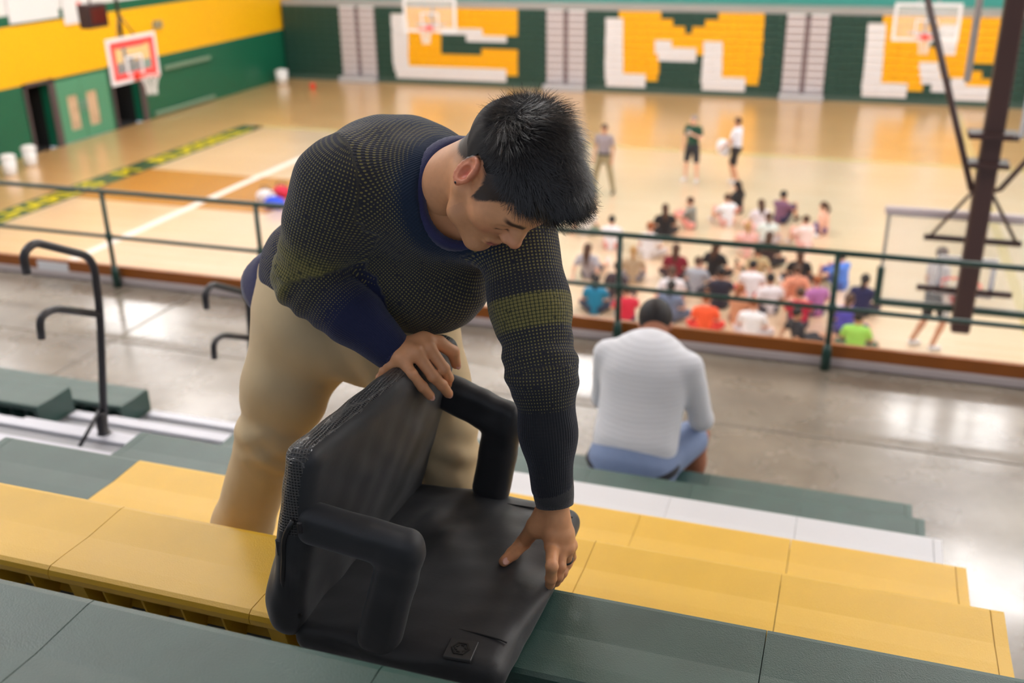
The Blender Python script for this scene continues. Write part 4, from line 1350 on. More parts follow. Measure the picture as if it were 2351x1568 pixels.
# zip along the near lower edge, with its puller
zp = [at_y(px, py, yy) - SO for px, py, yy in ((672, 1196, 1.222), (650, 1235, 1.225), (652, 1285, 1.226), (648, 1335, 1.23), (660, 1380, 1.235), (690, 1414, 1.24))]
MB().tube(fillet(zp, .03, 4), .0045, 8).build('zip', mat('zip_tape', (.012, .012, .012), .4), seat)
zq = at_y(688, 1206, 1.212) - SO
MB().box(zq[0] - .004, zq[0] + .004, zq[1] - .003, zq[1] + .003, zq[2] - .016, zq[2] + .006, 0, .002).build('zip_puller', M_black, seat)
ztab = at_y(648, 1252, 1.23) - SO
MB().box(ztab[0] - .012, ztab[0] + .006, ztab[1] - .004, ztab[1] + .012, ztab[2] - .022, ztab[2] + .012, 0, .003).build('fabric_tab', M_fab, seat)


def arm(pts, hw, ht, seed):
    """padded L-shaped arm: boxes of half width hw in the XZ plane and half thickness ht along Y"""
    P = np.array(pts); S = SDF(P.min(0) - .1, P.max(0) + .1, .0042)
    for i in range(len(pts) - 1):
        a, b = P[i], P[i + 1]; d = unit(b - a); q = np.array([0, 1.0, 0]); s_ = unit(np.cross(q, d)); q = np.cross(d, s_)
        L_ = np.linalg.norm(b - a)
        S.box((a + b) / 2, (L_ / 2 + hw * .9 * (i == 0) * 0 + (hw * .85 if i == 0 else .02), ht, hw), np.stack([d, q, s_], 1), rad=ht * .95, k=.012)
    V, F = S.surf(2)
    n = vnorm(V, F)
    nearj = np.exp(-((np.linalg.norm(V - P[1], axis=1) - .05) / .05) ** 2)
    V = sn(V, n * (.25 + nearj)[:, None], .0042, 62, seed, (1, .4, 1.5))
    V[:, 2] = np.maximum(V[:, 2], SEATZ[1] + .002)
    return mesh_from('arm', V - SO, F, True)


ya = 1.247
obj('arm', arm([at_y(728, 1204, ya), at_y(922, 1262, ya), at_y(868, 1474, ya)], .038, .026, 1), M_fab, seat)
ya = 1.732
obj('arm', arm([at_y(1040, 906, ya), at_y(1160, 962, ya), at_y(1126, 1128, ya)], .040, .026, 2), M_fab, seat)

# ------------------------------------------------------------------ the standing man
D_ = at_d
shR, shL = D_(772, 428, 1.865), D_(1192, 548, 1.875)
elR, wrR = D_(702, 634, 1.95), D_(903, 806, 1.915)
elL, wrL = D_(1243, 855, 1.84), D_(1271, 1132, 1.865)
c0, c1, c2, c3 = D_(985, 475, 1.97), D_(935, 560, 2.04), D_(868, 610, 2.11), D_(792, 652, 2.18)
hipR, hipL = D_(700, 748, 2.18), D_(925, 755, 2.16)
knR, knL = D_(622, 1005, 2.23), D_(1018, 1005, 2.22)
anR, anL = np.array([-1.345, 1.70, 5.20]), np.array([-.705, 1.79, 5.20])
HT = np.array([-.546, 1.585, 6.331]); HS = 1.005
HRm = np.array([[-.439, .39, .809], [-.886, -.339, -.317], [.151, -.856, .495]])
HRm = np.linalg.svd(HRm)[0] @ np.linalg.svd(HRm)[2]
w2h = lambda p: (np.array(p) - HT) @ HRm / HS
h2w = lambda p: np.array(p) @ HRm.T * HS + HT
neckb = D_(985, 440, 1.86)
lat = unit(shL - shR); spn = unit(c0 - c3); frn = unit(np.cross(lat, spn))
if frn @ (CAM0 - c1) < 0: frn = -frn

# ---- head (own frame: x = his right, y = face, z = crown)
hl = w2h(neckb)
S = SDF((-.115, -.145, -.20), (.115, .145, .145), .0021)
S.ell((0, -.020, .034), (.0755, .097, .084), k=.01)
S.ell((0, .020, .020), (.068, .070, .072), k=.03)
S.ell((0, .034, -.028), (.058, .054, .072), k=.03)
for s_ in (-1, 1):
    S.cone((s_ * .056, -.004, -.052), (s_ * .046, .026, -.085), .017, .015, k=.025)
    S.cone((s_ * .046, .026, -.085), (s_ * .012, .072, -.106), .016, .016, k=.022)
    S.ell((s_ * .040, .052, -.022), (.024, .022, .026), k=.03)
S.ell((0, .072, -.104), (.018, .014, .014), k=.022)
S.ell((0, .066, -.066), (.030, .022, .026), k=.02)
S.cone((-.036, .074, .015), (.036, .074, .015), .011, .011, k=.02)
for s_ in (-1, 1):
    S.ell((s_ * .031, .094, -.006), (.019, .014, .011), k=.014, op='sub')
    S.ell((s_ * .031, .0735, -.007), (.0155, .0125, .0115), k=.005)
S.chain([(0, .083, .006), (0, .094, -.010), (0, .104, -.023)], [.0078, .0088, .0105], k=.012)
S.ell((0, .1045, -.026), (.0118, .011, .0095), k=.008)
for s_ in (-1, 1):
    S.ell((s_ * .0140, .0945, -.030), (.0080, .0105, .0078), k=.006)
    S.ell((s_ * .0068, .0995, -.0365), (.0035, .005, .003), k=.002, op='sub')
S.cone((-.018, .0865, -.0635), (.018, .0865, -.0635), .0042, .0042, k=.007)
S.ell((0, .0905, -.0625), (.013, .006, .005), k=.006)
S.cone((-.017, .0862, -.0715), (.017, .0862, -.0715), .0048, .0048, k=.006)
S.ell((0, .0895, -.0715), (.014, .006, .0055), k=.006)
S.cone((-.024, .092, -.0672), (.024, .092, -.0672), .0014, .0014, k=.003, op='sub')
for s_ in (-1, 1):      # ears
    E0 = np.array([s_ * .080, -.014, -.004]); ER = np.stack([unit((s_ * .93, -.37, .0)), unit((s_ * .37, .93, .1)), unit((-.04 * s_, -.1, 1))], 1)
    S.cone(E0 - ER[:, 0] * .012, E0 - ER[:, 0] * .004, .011, .012, k=.008)
    S.ell(E0, (.0080, .0195, .031), ER, k=.005)
    S.ell(E0 + np.array([0, .004, -.026]), (.006, .010, .011), ER, k=.006)
    S.ell(E0 + ER[:, 0] * .0075 + np.array([0, .003, -.003]), (.0085, .0105, .0160), ER, k=.003, op='sub')
    S.ell(E0 + ER[:, 0] * .0065 + ER[:, 2] * .016, (.004, .011, .006), ER, k=.003, op='sub')
    rimp = [E0 + ER[:, 0] * .004 + ER[:, 1] * .0175 * math.cos(a) + ER[:, 2] * .030 * math.sin(a) for a in np.linspace(math.radians(10), math.radians(255), 12)]
    S.chain(rimp, [.0036] * 12, k=.003)
# neck
S.cone((0, -.038, -.035), hl, .054, .060, k=.03)
nk = unit(hl - np.array([0, -.03, -.04]))
S.cone((.040, -.028, -.045), hl + np.array([.0, .045, 0]), .014, .013, k=.025)
S.cone((-.040, -.028, -.045), hl + np.array([.0, .045, 0]), .014, .013, k=.025)
Vh, Fh = S.surf(1)
x, y, z = Vh.T

skin = np.array(s2l(222, 160, 114)); col = np.tile(skin, (len(Vh), 1))


def tint(mask, rgb):
    global col
    col = col * (1 - mask[:, None]) + np.array(s2l(*rgb)) * mask[:, None]


ax_ = np.abs(x)
tint(.35 * np.exp(-((ax_ - .045) / .02) ** 2 - ((z + .03) / .02) ** 2) * (y > .03), (214, 128, 104))      # cheeks
tint(.45 * np.exp(-(x / .016) ** 2 - ((z + .027) / .014) ** 2) * (y > .085), (206, 116, 96))            # nose
tint(ss(.074, .084, ax_) * (y < .02) * (z < .035) * (z > -.05) * .5, (212, 104, 84))                    # ears
tint(.75 * np.exp(-((ax_ - .080) / .007) ** 2 - ((y + .010) / .010) ** 2 - ((z + .008) / .013) ** 2), (196, 60, 48))
tint(.85 * np.exp(-(np.maximum(ax_ - .016, 0) / .004) ** 2 - ((z + .0675) / .0068) ** 4) * (y > .074), (190, 98, 88))   # lips
tint(.8 * np.exp(-(ax_ / .022) ** 4 - ((z + .0672) / .0013) ** 2) * (y > .076), (110, 48, 44))
tint(.16 * ss(-.045, -.06, z) * (y > .02), (150, 116, 96))                                              # shaved beard
browz = .0155 + .0045 * np.sin((ax_ - .012) / .038 * 2.2)
tint(.93 * np.exp(-((z - browz) / (.0042 + .0012 * (ax_ < .03))) ** 4) * ss(.008, .014, ax_) * ss(.056, .048, ax_) * (y > .04), (42, 30, 28))   # brows
lash = -.0142 + .0035 * np.cos((ax_ - .031) / .016 * 1.4)
tint(.95 * np.exp(-((z - lash + .002) / .0014) ** 2) * ss(.014, .018, ax_) * ss(.049, .044, ax_) * (y > .06), (36, 24, 22))      # lashes of the lowered lids
tint(.35 * np.exp(-((z - .0005) / .0012) ** 2) * ss(.014, .02, ax_) * ss(.047, .042, ax_) * (y > .06), (150, 96, 74))
tint(.8 * np.exp(-((x - .0095) ** 2 + (y - .0965) ** 2 + (z + .008) ** 2) / .0017 ** 2), (96, 52, 40))                           # mole


def hairline(y, ax):
    zl = np.interp(y, [-.12, -.085, -.06, -.036, -.03, -.015, .004, .016, .022, .034, .046, .06, .08, .1, .13], [-.052, -.055, -.045, -.02, .02, .031, .024, .010, -.026, -.012, .018, .044, .058, .064, .066])
    return zl


hm = ss(-.006, .006, z - hairline(y, ax_)) * ((ax_ < .083) | (z > .03))
hm = hm * np.clip(.55 + .9 * np.abs(np.sin(x * 900 + 3) * np.sin(y * 800) * np.sin(z * 700 + 1)) + ss(.0, .02, z - hairline(y, ax_)), 0, 1)
tint(hm * .97, (24, 20, 20))
tint(.35 * ss(-.03, .0, z - hairline(y, ax_)) * (y < -.03) * (1 - hm), (110, 84, 72))
colh = col
HV = h2w(Vh)

# ---- hands: each finger its own chain rooted in the palm
def hand(wrist, fore, palm, fingers, thumb, h=.0021, fr_=None):
    pts = [wrist, fore] + [p for f in fingers for p in f] + list(thumb)
    P = np.array(pts); S = SDF(P.min(0) - .035, P.max(0) + .035, h)
    S.cone(fore, wrist, .030, .0265, k=.01, n=palm, flat=.8)
    mc = [f[0] for f in fingers]
    for i, f in enumerate(fingers):
        r0 = [.0128, .0132, .0125, .0112][i]
        S.cone(wrist * .8 + f[0] * .2, f[0], .0172, r0 + .001, k=.012)
    for i in range(3):
        S.cone(mc[i] * .75 + wrist * .25, mc[i + 1] * .75 + wrist * .25, .0125, .0125, k=.012)
        S.cone(mc[i] - palm * .004, mc[i + 1] - palm * .004, .0095, .009, k=.008)
    for i, f in enumerate(fingers):
        r0 = [.0114, .0116, .0110, .0096][i]
        rs = [r0 + .0012, r0 - .0004, r0 - .0014, r0 - .0022][:len(f)]
        for q in range(len(f) - 1):
            S.cone(f[q], f[q + 1], rs[q], rs[q + 1], k=.006 if q == 0 else .0025)
        for q in range(1, len(f) - 1):
            S.ell(f[q], (rs[q] + .0007,) * 3, k=.003)
        S.ell(f[0] + palm * .003, (.0108,) * 3, k=.006)
    S.cone(thumb[0] * .6 + thumb[1] * .4, mc[0] * .75 + wrist * .25, .011, .011, k=.014)
    S.cone(thumb[0], mc[1] * .5 + wrist * .5, .014, .014, k=.014)
    S.chain([wrist * .65 + thumb[0] * .35] + list(thumb), [.018, .0165, .0138, .0124, .0098][:len(thumb) + 1], k=.012, kk=.004)
    return S.surf(1)


def nail(tip, prev, out, w, name='fingernail'):
    d = unit(np.array(tip) - np.array(prev)); o = unit(np.array(out) - d * (np.array(out) @ d)); s_ = np.cross(d, o)
    S = SDF(np.array(tip) - .03, np.array(tip) + .03, .0014)
    R = np.stack([s_, d, o], 1)
    S.ell(np.array(tip) + o * w * .82 + d * .001, (w * .72, w * .95, w * .2), R, k=0)
    return S.surf(1)


Pl = unit(CAM0 - wrR)
zr = lambda px, py, dd: D_(px, py, dd)
# his right hand over the top of the backrest
fR = [[zr(984, 798, 1.905), zr(1019, 846, 1.915), zr(1029, 868, 1.948), zr(1026, 884, 1.965)],
      [zr(953, 808, 1.888), zr(994, 863, 1.902), zr(1015, 884, 1.922), zr(1029, 903, 1.942)],
      [zr(922, 822, 1.885), zr(945, 859, 1.880), zr(970, 888, 1.893), zr(988, 909, 1.912)],
      [zr(897, 838, 1.900), zr(883, 852, 1.905), zr(874, 866, 1.915), zr(868, 879, 1.922)]]
tR = [zr(972, 783, 1.92), zr(1008, 787, 1.935), zr(1040, 808, 1.955), zr(1047, 836, 1.975)]
palR = unit(np.cross(fR[3][0] - fR[0][0], fR[1][0] - wrR)); palR = palR if palR @ Pl > 0 else -palR
VR, FR = hand(wrR, wrR + unit(elR - wrR) * .06, palR, fR, tR)
# his left hand on the front edge of the cushion
fL = [[at_z(1268, 1255, 5.668), at_x(1267, 1300, -.428), at_x(1265, 1328, -.431), at_x(1263, 1342, -.434)],
      [at_z(1288, 1257, 5.664), at_x(1285, 1300, -.427), at_x(1280, 1322, -.430), at_x(1276, 1336, -.434)],
      [at_z(1301, 1258, 5.660), at_x(1300, 1294, -.427), at_x(1291, 1314, -.430), at_x(1284, 1328, -.434)],
      [at_z(1309, 1252, 5.656), at_x(1311, 1278, -.428), at_x(1304, 1294, -.431), at_x(1297, 1304, -.434)]]
tL = [zr(1230, 1208, 1.895), at_z(1202, 1245, 5.640), at_z(1177, 1271, 5.630), at_z(1157, 1289, 5.627)]
palL = unit(np.cross(fL[3][0] - fL[0][0], fL[1][0] - wrL)); palL = palL if palL @ unit(CAM0 - wrL) > 0 else -palL
VL, FL = hand(wrL, wrL + unit(elL - wrL) * .06, palL, fL, tL)

# ---- the rest of the body, under the clothes
S = SDF((-1.55, 1.20, 5.10), (-.25, 2.15, 6.55), .011)
S.chain([c3, c2, c1, c0], [.135, .13, .14, .12], k=.03, n=frn, flat=.7)
S.cone(c0, neckb, .09, .06, k=.03); S.cone(neckb, h2w((0, -.036, -.06)), .055, .05, k=.01)
S.cone(shR, shL, .05, .05, k=.04)
S.chain([shR, elR, wrR], [.052, .042, .028], k=.02); S.chain([shL, elL, wrL], [.052, .042, .028], k=.02)
S.chain([hipR, knR, anR], [.09, .058, .042], k=.03); S.chain([hipL, knL, anL], [.09, .058, .042], k=.03)
VB, FB = S.surf(1)


def skin_attr(V): return np.tile(skin, (len(V), 1))


def hand_col(V, fingers, thumb):
    c = skin_attr(V)
    red = np.array(s2l(206, 120, 96))
    for f in fingers:
        for q in f[:3]:
            w_ = .35 * np.exp(-((V - q) ** 2).sum(1) / .009 ** 2); c = c * (1 - w_[:, None]) + red * w_[:, None]
        w_ = .4 * np.exp(-((V - f[-1]) ** 2).sum(1) / .010 ** 2); c = c * (1 - w_[:, None]) + red * w_[:, None]
    w_ = .45 * np.exp(-((V - thumb[-1]) ** 2).sum(1) / .012 ** 2); c = c * (1 - w_[:, None]) + red * w_[:, None]
    return c


nails = [nail(fR[1][3], fR[1][2], Pl, .0082), nail(fR[2][3], fR[2][2], Pl, .0082), nail(tR[3], tR[2], Pl + AR * .5, .0092), nail(fR[3][3], fR[3][2], Pl, .0066), nail(tL[3], tL[2], Pl, .0098)]
parts = [(HV, Fh, colh), (VR, FR, hand_col(VR, fR, tR)), (VL, FL, hand_col(VL, fL, tL)), (VB, FB, skin_attr(VB))]
allV, allF, allC, off = [], [], [], 0
for V, F, c in parts:
    allV.append(V); allF.append(F + off); allC.append(c); off += len(V)
MO = np.array([(anR + anL)[0] / 2, 1.75, 5.1225])


def skin_shader():
    m = bpy.data.materials.new('skin_face')
    nt, b = nodes_of(m)
    a = N(nt, 'ShaderNodeAttribute', attribute_name='tone')
    tc = N(nt, 'ShaderNodeTexCoord'); no = N(nt, 'ShaderNodeTexNoise'); no.inputs['Scale'].default_value = 90; no.inputs['Detail'].default_value = 4
    nt.links.new(tc.outputs['Object'], no.inputs['Vector'])
    r = N(nt, 'ShaderNodeMapRange'); r.inputs['To Min'].default_value = .9; r.inputs['To Max'].default_value = 1.08
    nt.links.new(no.outputs['Fac'], r.inputs[0])
    v = N(nt, 'ShaderNodeVectorMath', operation='SCALE')
    nt.links.new(a.outputs['Vector'], v.inputs[0]); nt.links.new(r.outputs[0], v.inputs['Scale']); nt.links.new(v.outputs[0], b.inputs['Base Color'])
    n2 = N(nt, 'ShaderNodeTexNoise'); n2.inputs['Scale'].default_value = 650
    nt.links.new(tc.outputs['Object'], n2.inputs['Vector'])
    bp = N(nt, 'ShaderNodeBump'); bp.inputs['Strength'].default_value = .12; bp.inputs['Distance'].default_value = .001
    nt.links.new(n2.outputs['Fac'], bp.inputs['Height']); nt.links.new(bp.outputs[0], b.inputs['Normal'])
    b.inputs['Roughness'].default_value = .46
    b.inputs['Subsurface Weight'].default_value = .12
    b.inputs['Subsurface Radius'].default_value = (.010, .0035, .002)
    b.inputs['Subsurface Scale'].default_value = .5
    return m


me = mesh_from('person', np.concatenate(allV) - MO, np.concatenate(allF), True)
vattr(me, 'tone', np.concatenate(allC))
man = obj('person', me, skin_shader()); man.location = tuple(MO)
tag(man, 'dark-haired man in a navy and olive knit sweater bending over the black stadium seat', 'person')
M_nail = mat('fingernail', s2l(226, 172, 154), .3)
for V, F in nails:
    obj('fingernail', mesh_from('fingernail', V - MO, F, True), M_nail, man)

# ---- sweater
S = SDF((-1.22, 1.18, 5.70), (-.24, 2.12, 6.58), .0052)
S.chain([c3, c2, c1, c0], [.182, .164, .164, .145], k=.05, n=frn, flat=.78)
S.cone(shR * .93 + shL * .07, shL * .93 + shR * .07, .070, .062, k=.07)
S.ell(D_(890, 392, 1.97), (.125, .125, .105), k=.08)
S.cone(c0, neckb, .12, .082, k=.06)
S.ell(D_(985, 650, 2.02), (.11, .09, .09), k=.07)          # cloth hanging at the belly
S.cone(shR, shR * .6 + elR * .4, .078, .075, k=.06); S.cone(shR * .6 + elR * .4, elR, .075, .066, k=.016)
S.chain([elR, elR * .45 + wrR * .55, wrR * .96 + elR * .04], [.066, .056, .040], k=.012)
S.chain([shL, shL * .5 + elL * .5, elL], [.074, .068, .060], k=.03, kk=.03)
S.chain([elL, elL * .5 + wrL * .5, wrL * .93 + elL * .07], [.060, .048, .038], k=.03)
# neck opening
CB, CF, CLt = D_(1062, 330, 1.815), D_(1048, 562, 1.845), D_(958, 440, 1.80)
CC = (CB + CF) / 2; CA = (CF - CB) / 2; CS = CLt - CC; CS = CS - CA * (CS @ CA) / (CA @ CA)
CN = unit(np.cross(CA, CS)); CN = CN if CN @ (HT - CC) > 0 else -CN
S.cone(CC - CN * .02, CC + CN * .09, .070, .10, k=.01, op='sub', n=CA, flat=np.linalg.norm(CA) / .075)
V, F = S.surf(2)
n = vnorm(V, F)


def along(V, A, B):
    d = B - A; L = np.linalg.norm(d); t = ((V - A) @ d) / (L * L); tc_ = np.clip(t, 0, 1)
    return t * L, np.linalg.norm(V - A - tc_[:, None] * d, axis=1)


def around(V, A, B, ref):
    d = unit(B - A); u1 = unit(ref - d * (ref @ d)); u2 = np.cross(d, u1); q = V - A
    return np.arctan2(q @ u2, q @ u1)


LR, LL = np.linalg.norm(elR - shR), np.linalg.norm(elL - shL)
vR1, dR1 = along(V, shR, elR); vR2, dR2 = along(V, elR, wrR)
vL1, dL1 = along(V, shL, elL); vL2, dL2 = along(V, elL, wrL)
vT, dT = along(V, c0 + spn * .06, c3)
_ax = c3 - c0; _t = np.clip(((V - c0) @ _ax) / (_ax @ _ax), 0, 1); _q = V - c0 - _t[:, None] * _ax
_ap = _q @ frn; dT = np.sqrt(np.maximum((_q ** 2).sum(1) - _ap ** 2, 0) + (_ap / .8) ** 2) - .155
dT = np.minimum(dT, np.linalg.norm(V - D_(985, 650, 2.02), axis=1) - .10)
dR = np.minimum(dR1 - .074, dR2 - (.062 - .02 * np.clip(vR2 / .25, 0, 1))); dL = np.minimum(dL1, dL2) - .065
dT[(vR1 < .02) & (dR1 < .12)] -= .02
dR[vR1 < .035] += .04; dL[vL1 < .02] += .03
zone = np.argmin(np.stack([dT, dR, dL], 1), 1)
vR = np.where(dR1 < dR2, vR1, LR + vR2); vL = np.where(dL1 < dL2, vL1, LL + vL2)
dcol = np.linalg.norm(V - CC, axis=1)
uT = around(V, c3, c0, frn) * .17; uR = np.where(dR1 < dR2, around(V, shR, elR, frn), around(V, elR, wrR, frn)) * .066
uL = np.where(dL1 < dL2, around(V, shL, elL, np.array([0, -1.0, .3])), around(V, elL, wrL, np.array([0, -1.0, .3]))) * .058
u = np.choose(zone, [uT, uR, uL]); v = np.choose(zone, [vT, vR, vL])
dens = np.choose(zone, [np.interp(np.maximum(vT, dcol - .06), [0, .05, .065, .14, .22, .34, .44, .50], [.0, .0, .45, .52, .64, .74, .6, .0]),
                        np.interp(vR, [-.05, .02, .09, LR * .55, LR * .75, LR * 1.02, LR * 1.1, LR + .09, LR + .12, .7], [.42, .5, .56, .66, .95, .95, .5, .36, 0, 0]),
                        np.interp(vL, [-.05, .03, LL * .30, LL * .33, LL * .45, LL * .47, LL * .69, LL * .71, LL, LL + .03, LL + .062, LL + .064, .7], [.55, .6, .55, .22, .22, .95, .9, .48, .40, .3, .3, 0, 0])])
navy = np.array(s2l(34, 38, 66)); teal = np.array(s2l(30, 42, 60)); olive = np.array(s2l(66, 66, 46)); dark = np.array(s2l(48, 48, 52)); char = np.array(s2l(40, 41, 44))
bc_ = np.tile(dark, (len(V), 1))
yoke = ss(.145, .105, dcol) + ss(.02, .06, (V - c1) @ -frn) * ss(.14, .04, vT) * .7
bc_ = bc_ * (1 - np.clip(yoke, 0, 1)[:, None]) + teal * np.clip(yoke, 0, 1)[:, None]
ol = np.clip((dens - .6) / .3, 0, 1); bc_ = bc_ * (1 - ol[:, None]) + olive * ol[:, None]
nv = np.where(zone == 1, ss(LR + .04, LR + .12, vR), 0) + np.where(zone == 0, ss(.40, .44, vT), 0); nv = np.clip(nv + (zone == 0) * ss(-.06, -.03, (V - c3) @ unit(c3 - c2)), 0, 1)
bc_ = bc_ * (1 - nv[:, None]) + navy * nv[:, None]
chm = np.where(zone == 2, ss(LL, LL + .06, vL), 0); bc_ = bc_ * (1 - chm[:, None]) + char * chm[:, None]
# folds: rings of cloth above the elbow and wrist, soft drapes on the trunk
V = V + n * (.0030 * np.sin(vR * 140 + uR * 12) * np.exp(-((vR - LR - .02) / .07) ** 2) * (zone == 1) + .0022 * np.sin(vL * 150 + uL * 20) * np.exp(-((vL - LL + .02) / .06) ** 2) * (zone == 2))[:, None]
V = sn(V, n, .005, 17, 21, (1, 1, .7)); V = sn(V, vnorm(V, F), .0018, 46, 22)


def knit_shader():
    m = bpy.data.materials.new('sweater_knit')
    nt, b = nodes_of(m)
    L = nt.links.new
    k = N(nt, 'ShaderNodeAttribute', attribute_name='knit'); bcn = N(nt, 'ShaderNodeAttribute', attribute_name='basec')
    sp = N(nt, 'ShaderNodeSeparateXYZ'); L(k.outputs['Vector'], sp.inputs[0])
    def mth(op, a, b_=None):
        n_ = N(nt, 'ShaderNodeMath', operation=op)
        for i, q in enumerate((a, b_)):
            if q is None: continue
            if isinstance(q, (int, float)): n_.inputs[i].default_value = q
            else: L(q, n_.inputs[i])
        return n_.outputs[0]
    U, Vv, Dn = sp.outputs[0], sp.outputs[1], sp.outputs[2]
    ru = mth('SINE', mth('MULTIPLY', U, 2 * math.pi / .0056))
    rv = mth('SINE', mth('MULTIPLY', Vv, 2 * math.pi / .0060))
    dot = mth('MULTIPLY', mth('MULTIPLY', mth('ADD', ru, 1), .5), mth('MULTIPLY', mth('ADD', rv, 1), .5))
    thr = mth('SUBTRACT', 1.0, Dn)
    gold = mth('MULTIPLY', mth('GREATER_THAN', dot, mth('MULTIPLY', thr, .95)), mth('GREATER_THAN', Dn, .05))
    no = N(nt, 'ShaderNodeTexNoise'); no.inputs['Scale'].default_value = 130; no.inputs['Detail'].default_value = 3
    tc = N(nt, 'ShaderNodeTexCoord'); L(tc.outputs['Object'], no.inputs['Vector'])
    gold = mth('MULTIPLY', gold, mth('GREATER_THAN', no.outputs['Fac'], .38))
    mx = N(nt, 'ShaderNodeMixRGB'); L(mth('MULTIPLY', gold, .58), mx.inputs[0]); L(bcn.outputs['Vector'], mx.inputs[1]); mx.inputs[2].default_value = (*s2l(150, 140, 80), 1)
    L(mx.outputs[0], b.inputs['Base Color'])
    hgt = mth('ADD', mth('MULTIPLY', ru, .6), mth('MULTIPLY', rv, .25))
    hgt = mth('ADD', hgt, mth('MULTIPLY', no.outputs['Fac'], .8))
    bp = N(nt, 'ShaderNodeBump'); bp.inputs['Strength'].default_value = .55; bp.inputs['Distance'].default_value = .0012
    L(hgt, bp.inputs['Height']); L(bp.outputs[0], b.inputs['Normal'])
    b.inputs['Roughness'].default_value = .9
    b.inputs['Specular IOR Level'].default_value = .15
    b.inputs['Sheen Weight'].default_value = .2
    b.inputs['Sheen Roughness'].default_value = .5
    b.inputs['Sheen Tint'].default_value = (.75, .8, 1, 1)
    return m


M_knit = knit_shader()
me = mesh_from('sweater', V - MO, F, True)
vattr(me, 'knit', np.stack([u, v, dens], 1)); vattr(me, 'basec', bc_)
obj('sweater', me, M_knit, man)


def rib_mat(name, rgb):
    m = mat(name, s2l(*rgb), .9, sheen=.25, var=.12, vscale=60, bump=.35, bscale=500)
    return m


# collar, cuffs and hem: ribbed bands
def ring(C, A, B, Nn, r, h, nseg=64, flare=0.0):
    """band: ellipse with half axes A,B around C, height h along Nn, thickness r"""
    V = []; F = []
    prof = [(-h / 2, -r), (-h / 2, r), (-h / 4, r * 1.35), (0, r * 1.45), (h / 4, r * 1.35), (h / 2, r), (h / 2, -r)]
    for i in range(nseg):
        a = 2 * math.pi * i / nseg; p = math.cos(a) * A + math.sin(a) * B; o = unit(math.cos(a) * A / (A @ A) ** .5 + math.sin(a) * B / (B @ B) ** .5)
        rb = .0006 * (i % 2)
        for (t, q) in prof:
            V.append(C + p + Nn * t + o * (q + rb + flare * t))
    m_ = len(prof)
    for i in range(nseg):
        j = (i + 1) % nseg
        for k in range(m_):
            k2 = (k + 1) % m_
            F.append((i * m_ + k, j * m_ + k, j * m_ + k2, i * m_ + k2))
    return mesh_from('band', np.array(V) - MO, np.array(F), True)


obj('collar', ring(CC + CN * .004, CA * 1.02, CS * 1.02, CN, .0075, .034, 96, -.25), rib_mat('rib_navy', (38, 40, 82)), man)


def cuff(w, e, r, h, m, name='cuff'):
    d = unit(w - e); a = unit(np.cross(d, [.3, .2, 1])); b = np.cross(d, a)
    obj(name, ring(w - d * h * .32, a * r, b * r, d, .004, h, 72, -.06), m, man)


cuff(wrR, elR, .0335, .066, rib_mat('rib_navy', (38, 40, 82)))
cuff(wrL + unit(wrL - elL) * .012, elL, .0315, .058, rib_mat('rib_charcoal', (46, 46, 48)))
hb = unit(c3 - c2)
obj('hem', ring(c3 + hb * .035, lat * .176, frn * .132, -hb, .008, .062, 110), rib_mat('rib_navy', (38, 40, 82)), man)

# ---- trousers
S = SDF((-1.50, 1.40, 5.12), (-.50, 2.15, 6.12), .0065)
S.cone(c3 + hb * .0, c3 + hb * .08, .155, .150, k=.03, n=frn, flat=.76)
S.cone(hipR * .85 + hipL * .15, hipL * .85 + hipR * .15, .118, .118, k=.06)
S.chain([hipR, hipR * .5 + knR * .5, knR], [.110, .092, .071], k=.04, kk=.03)
S.chain([knR, knR * .5 + anR * .5, anR], [.072, .066, .056], k=.03)
S.chain([hipL, hipL * .5 + knL * .5, knL], [.122, .096, .070], k=.05, kk=.03)
S.chain([knL, knL * .5 + anL * .5, anL], [.070, .064, .056], k=.03)
V, F = S.surf(2)
n = vnorm(V, F)
fk = np.zeros(len(V))
for K, A_, seed in ((knR, anR, 1), (knL, anL, 2)):
    t = (V - K) @ unit(A_ - K); side = (V - K) @ AR
    fk += .005 * np.sin(t * 88 - side * 62 + seed) * np.exp(-((t - .015) / .06) ** 2) * ss(-.09, .03, side) * (np.linalg.norm(V - K, axis=1) < .2)
    fk += .0035 * np.sin(t * 120 + side * 75 + seed) * np.exp(-((t + .02) / .05) ** 2) * ss(.06, -.05, side) * (np.linalg.norm(V - K, axis=1) < .2)
cr = (hipR + hipL) / 2 + hb * .1
rr = np.linalg.norm(V - cr, axis=1); fk += .0045 * np.sin(rr * 85 + (V @ AR) * 25) * np.exp(-((rr - .13) / .09) ** 2)
V = V + n * fk[:, None]
V = sn(V, vnorm(V, F), .004, 20, 31, (1, 1, .5))
M_chino = mat('chino_twill', s2l(210, 186, 144), .8, var=.05, vscale=30, bump=.15, bscale=900, sheen=.15)
obj('trousers', mesh_from('trousers', V - MO, F, True), M_chino, man)
# shoes on the deck
for A_, K in ((anR, knR), (anL, knL)):
    f = np.array([A_[0] * 1.0, A_[1], 5.1225]); fw_ = unit(np.array([.25, -1, 0]))
    S = SDF(f + (-.2, -.22, -.01), f + (.2, .2, .16), .007)
    S.cone(f + (0, .05, .05), f + fw_ * .07 + (0, 0, .042), .040, .040, k=.03)
    S.cone(f + fw_ * .07 + (0, 0, .04), f + fw_ * .15 + (0, 0, .034), .043, .032, k=.03)
    S.cone(f + (0, .02, .05), f + (0, .02, .1), .045, .046, k=.03)
    V, F = S.surf(1); V[:, 2] = np.maximum(V[:, 2], 5.1228)
    obj('shoe', mesh_from('shoe', V - MO, F, True), mat('shoe_leather', (.05, .03, .02), .45), man)

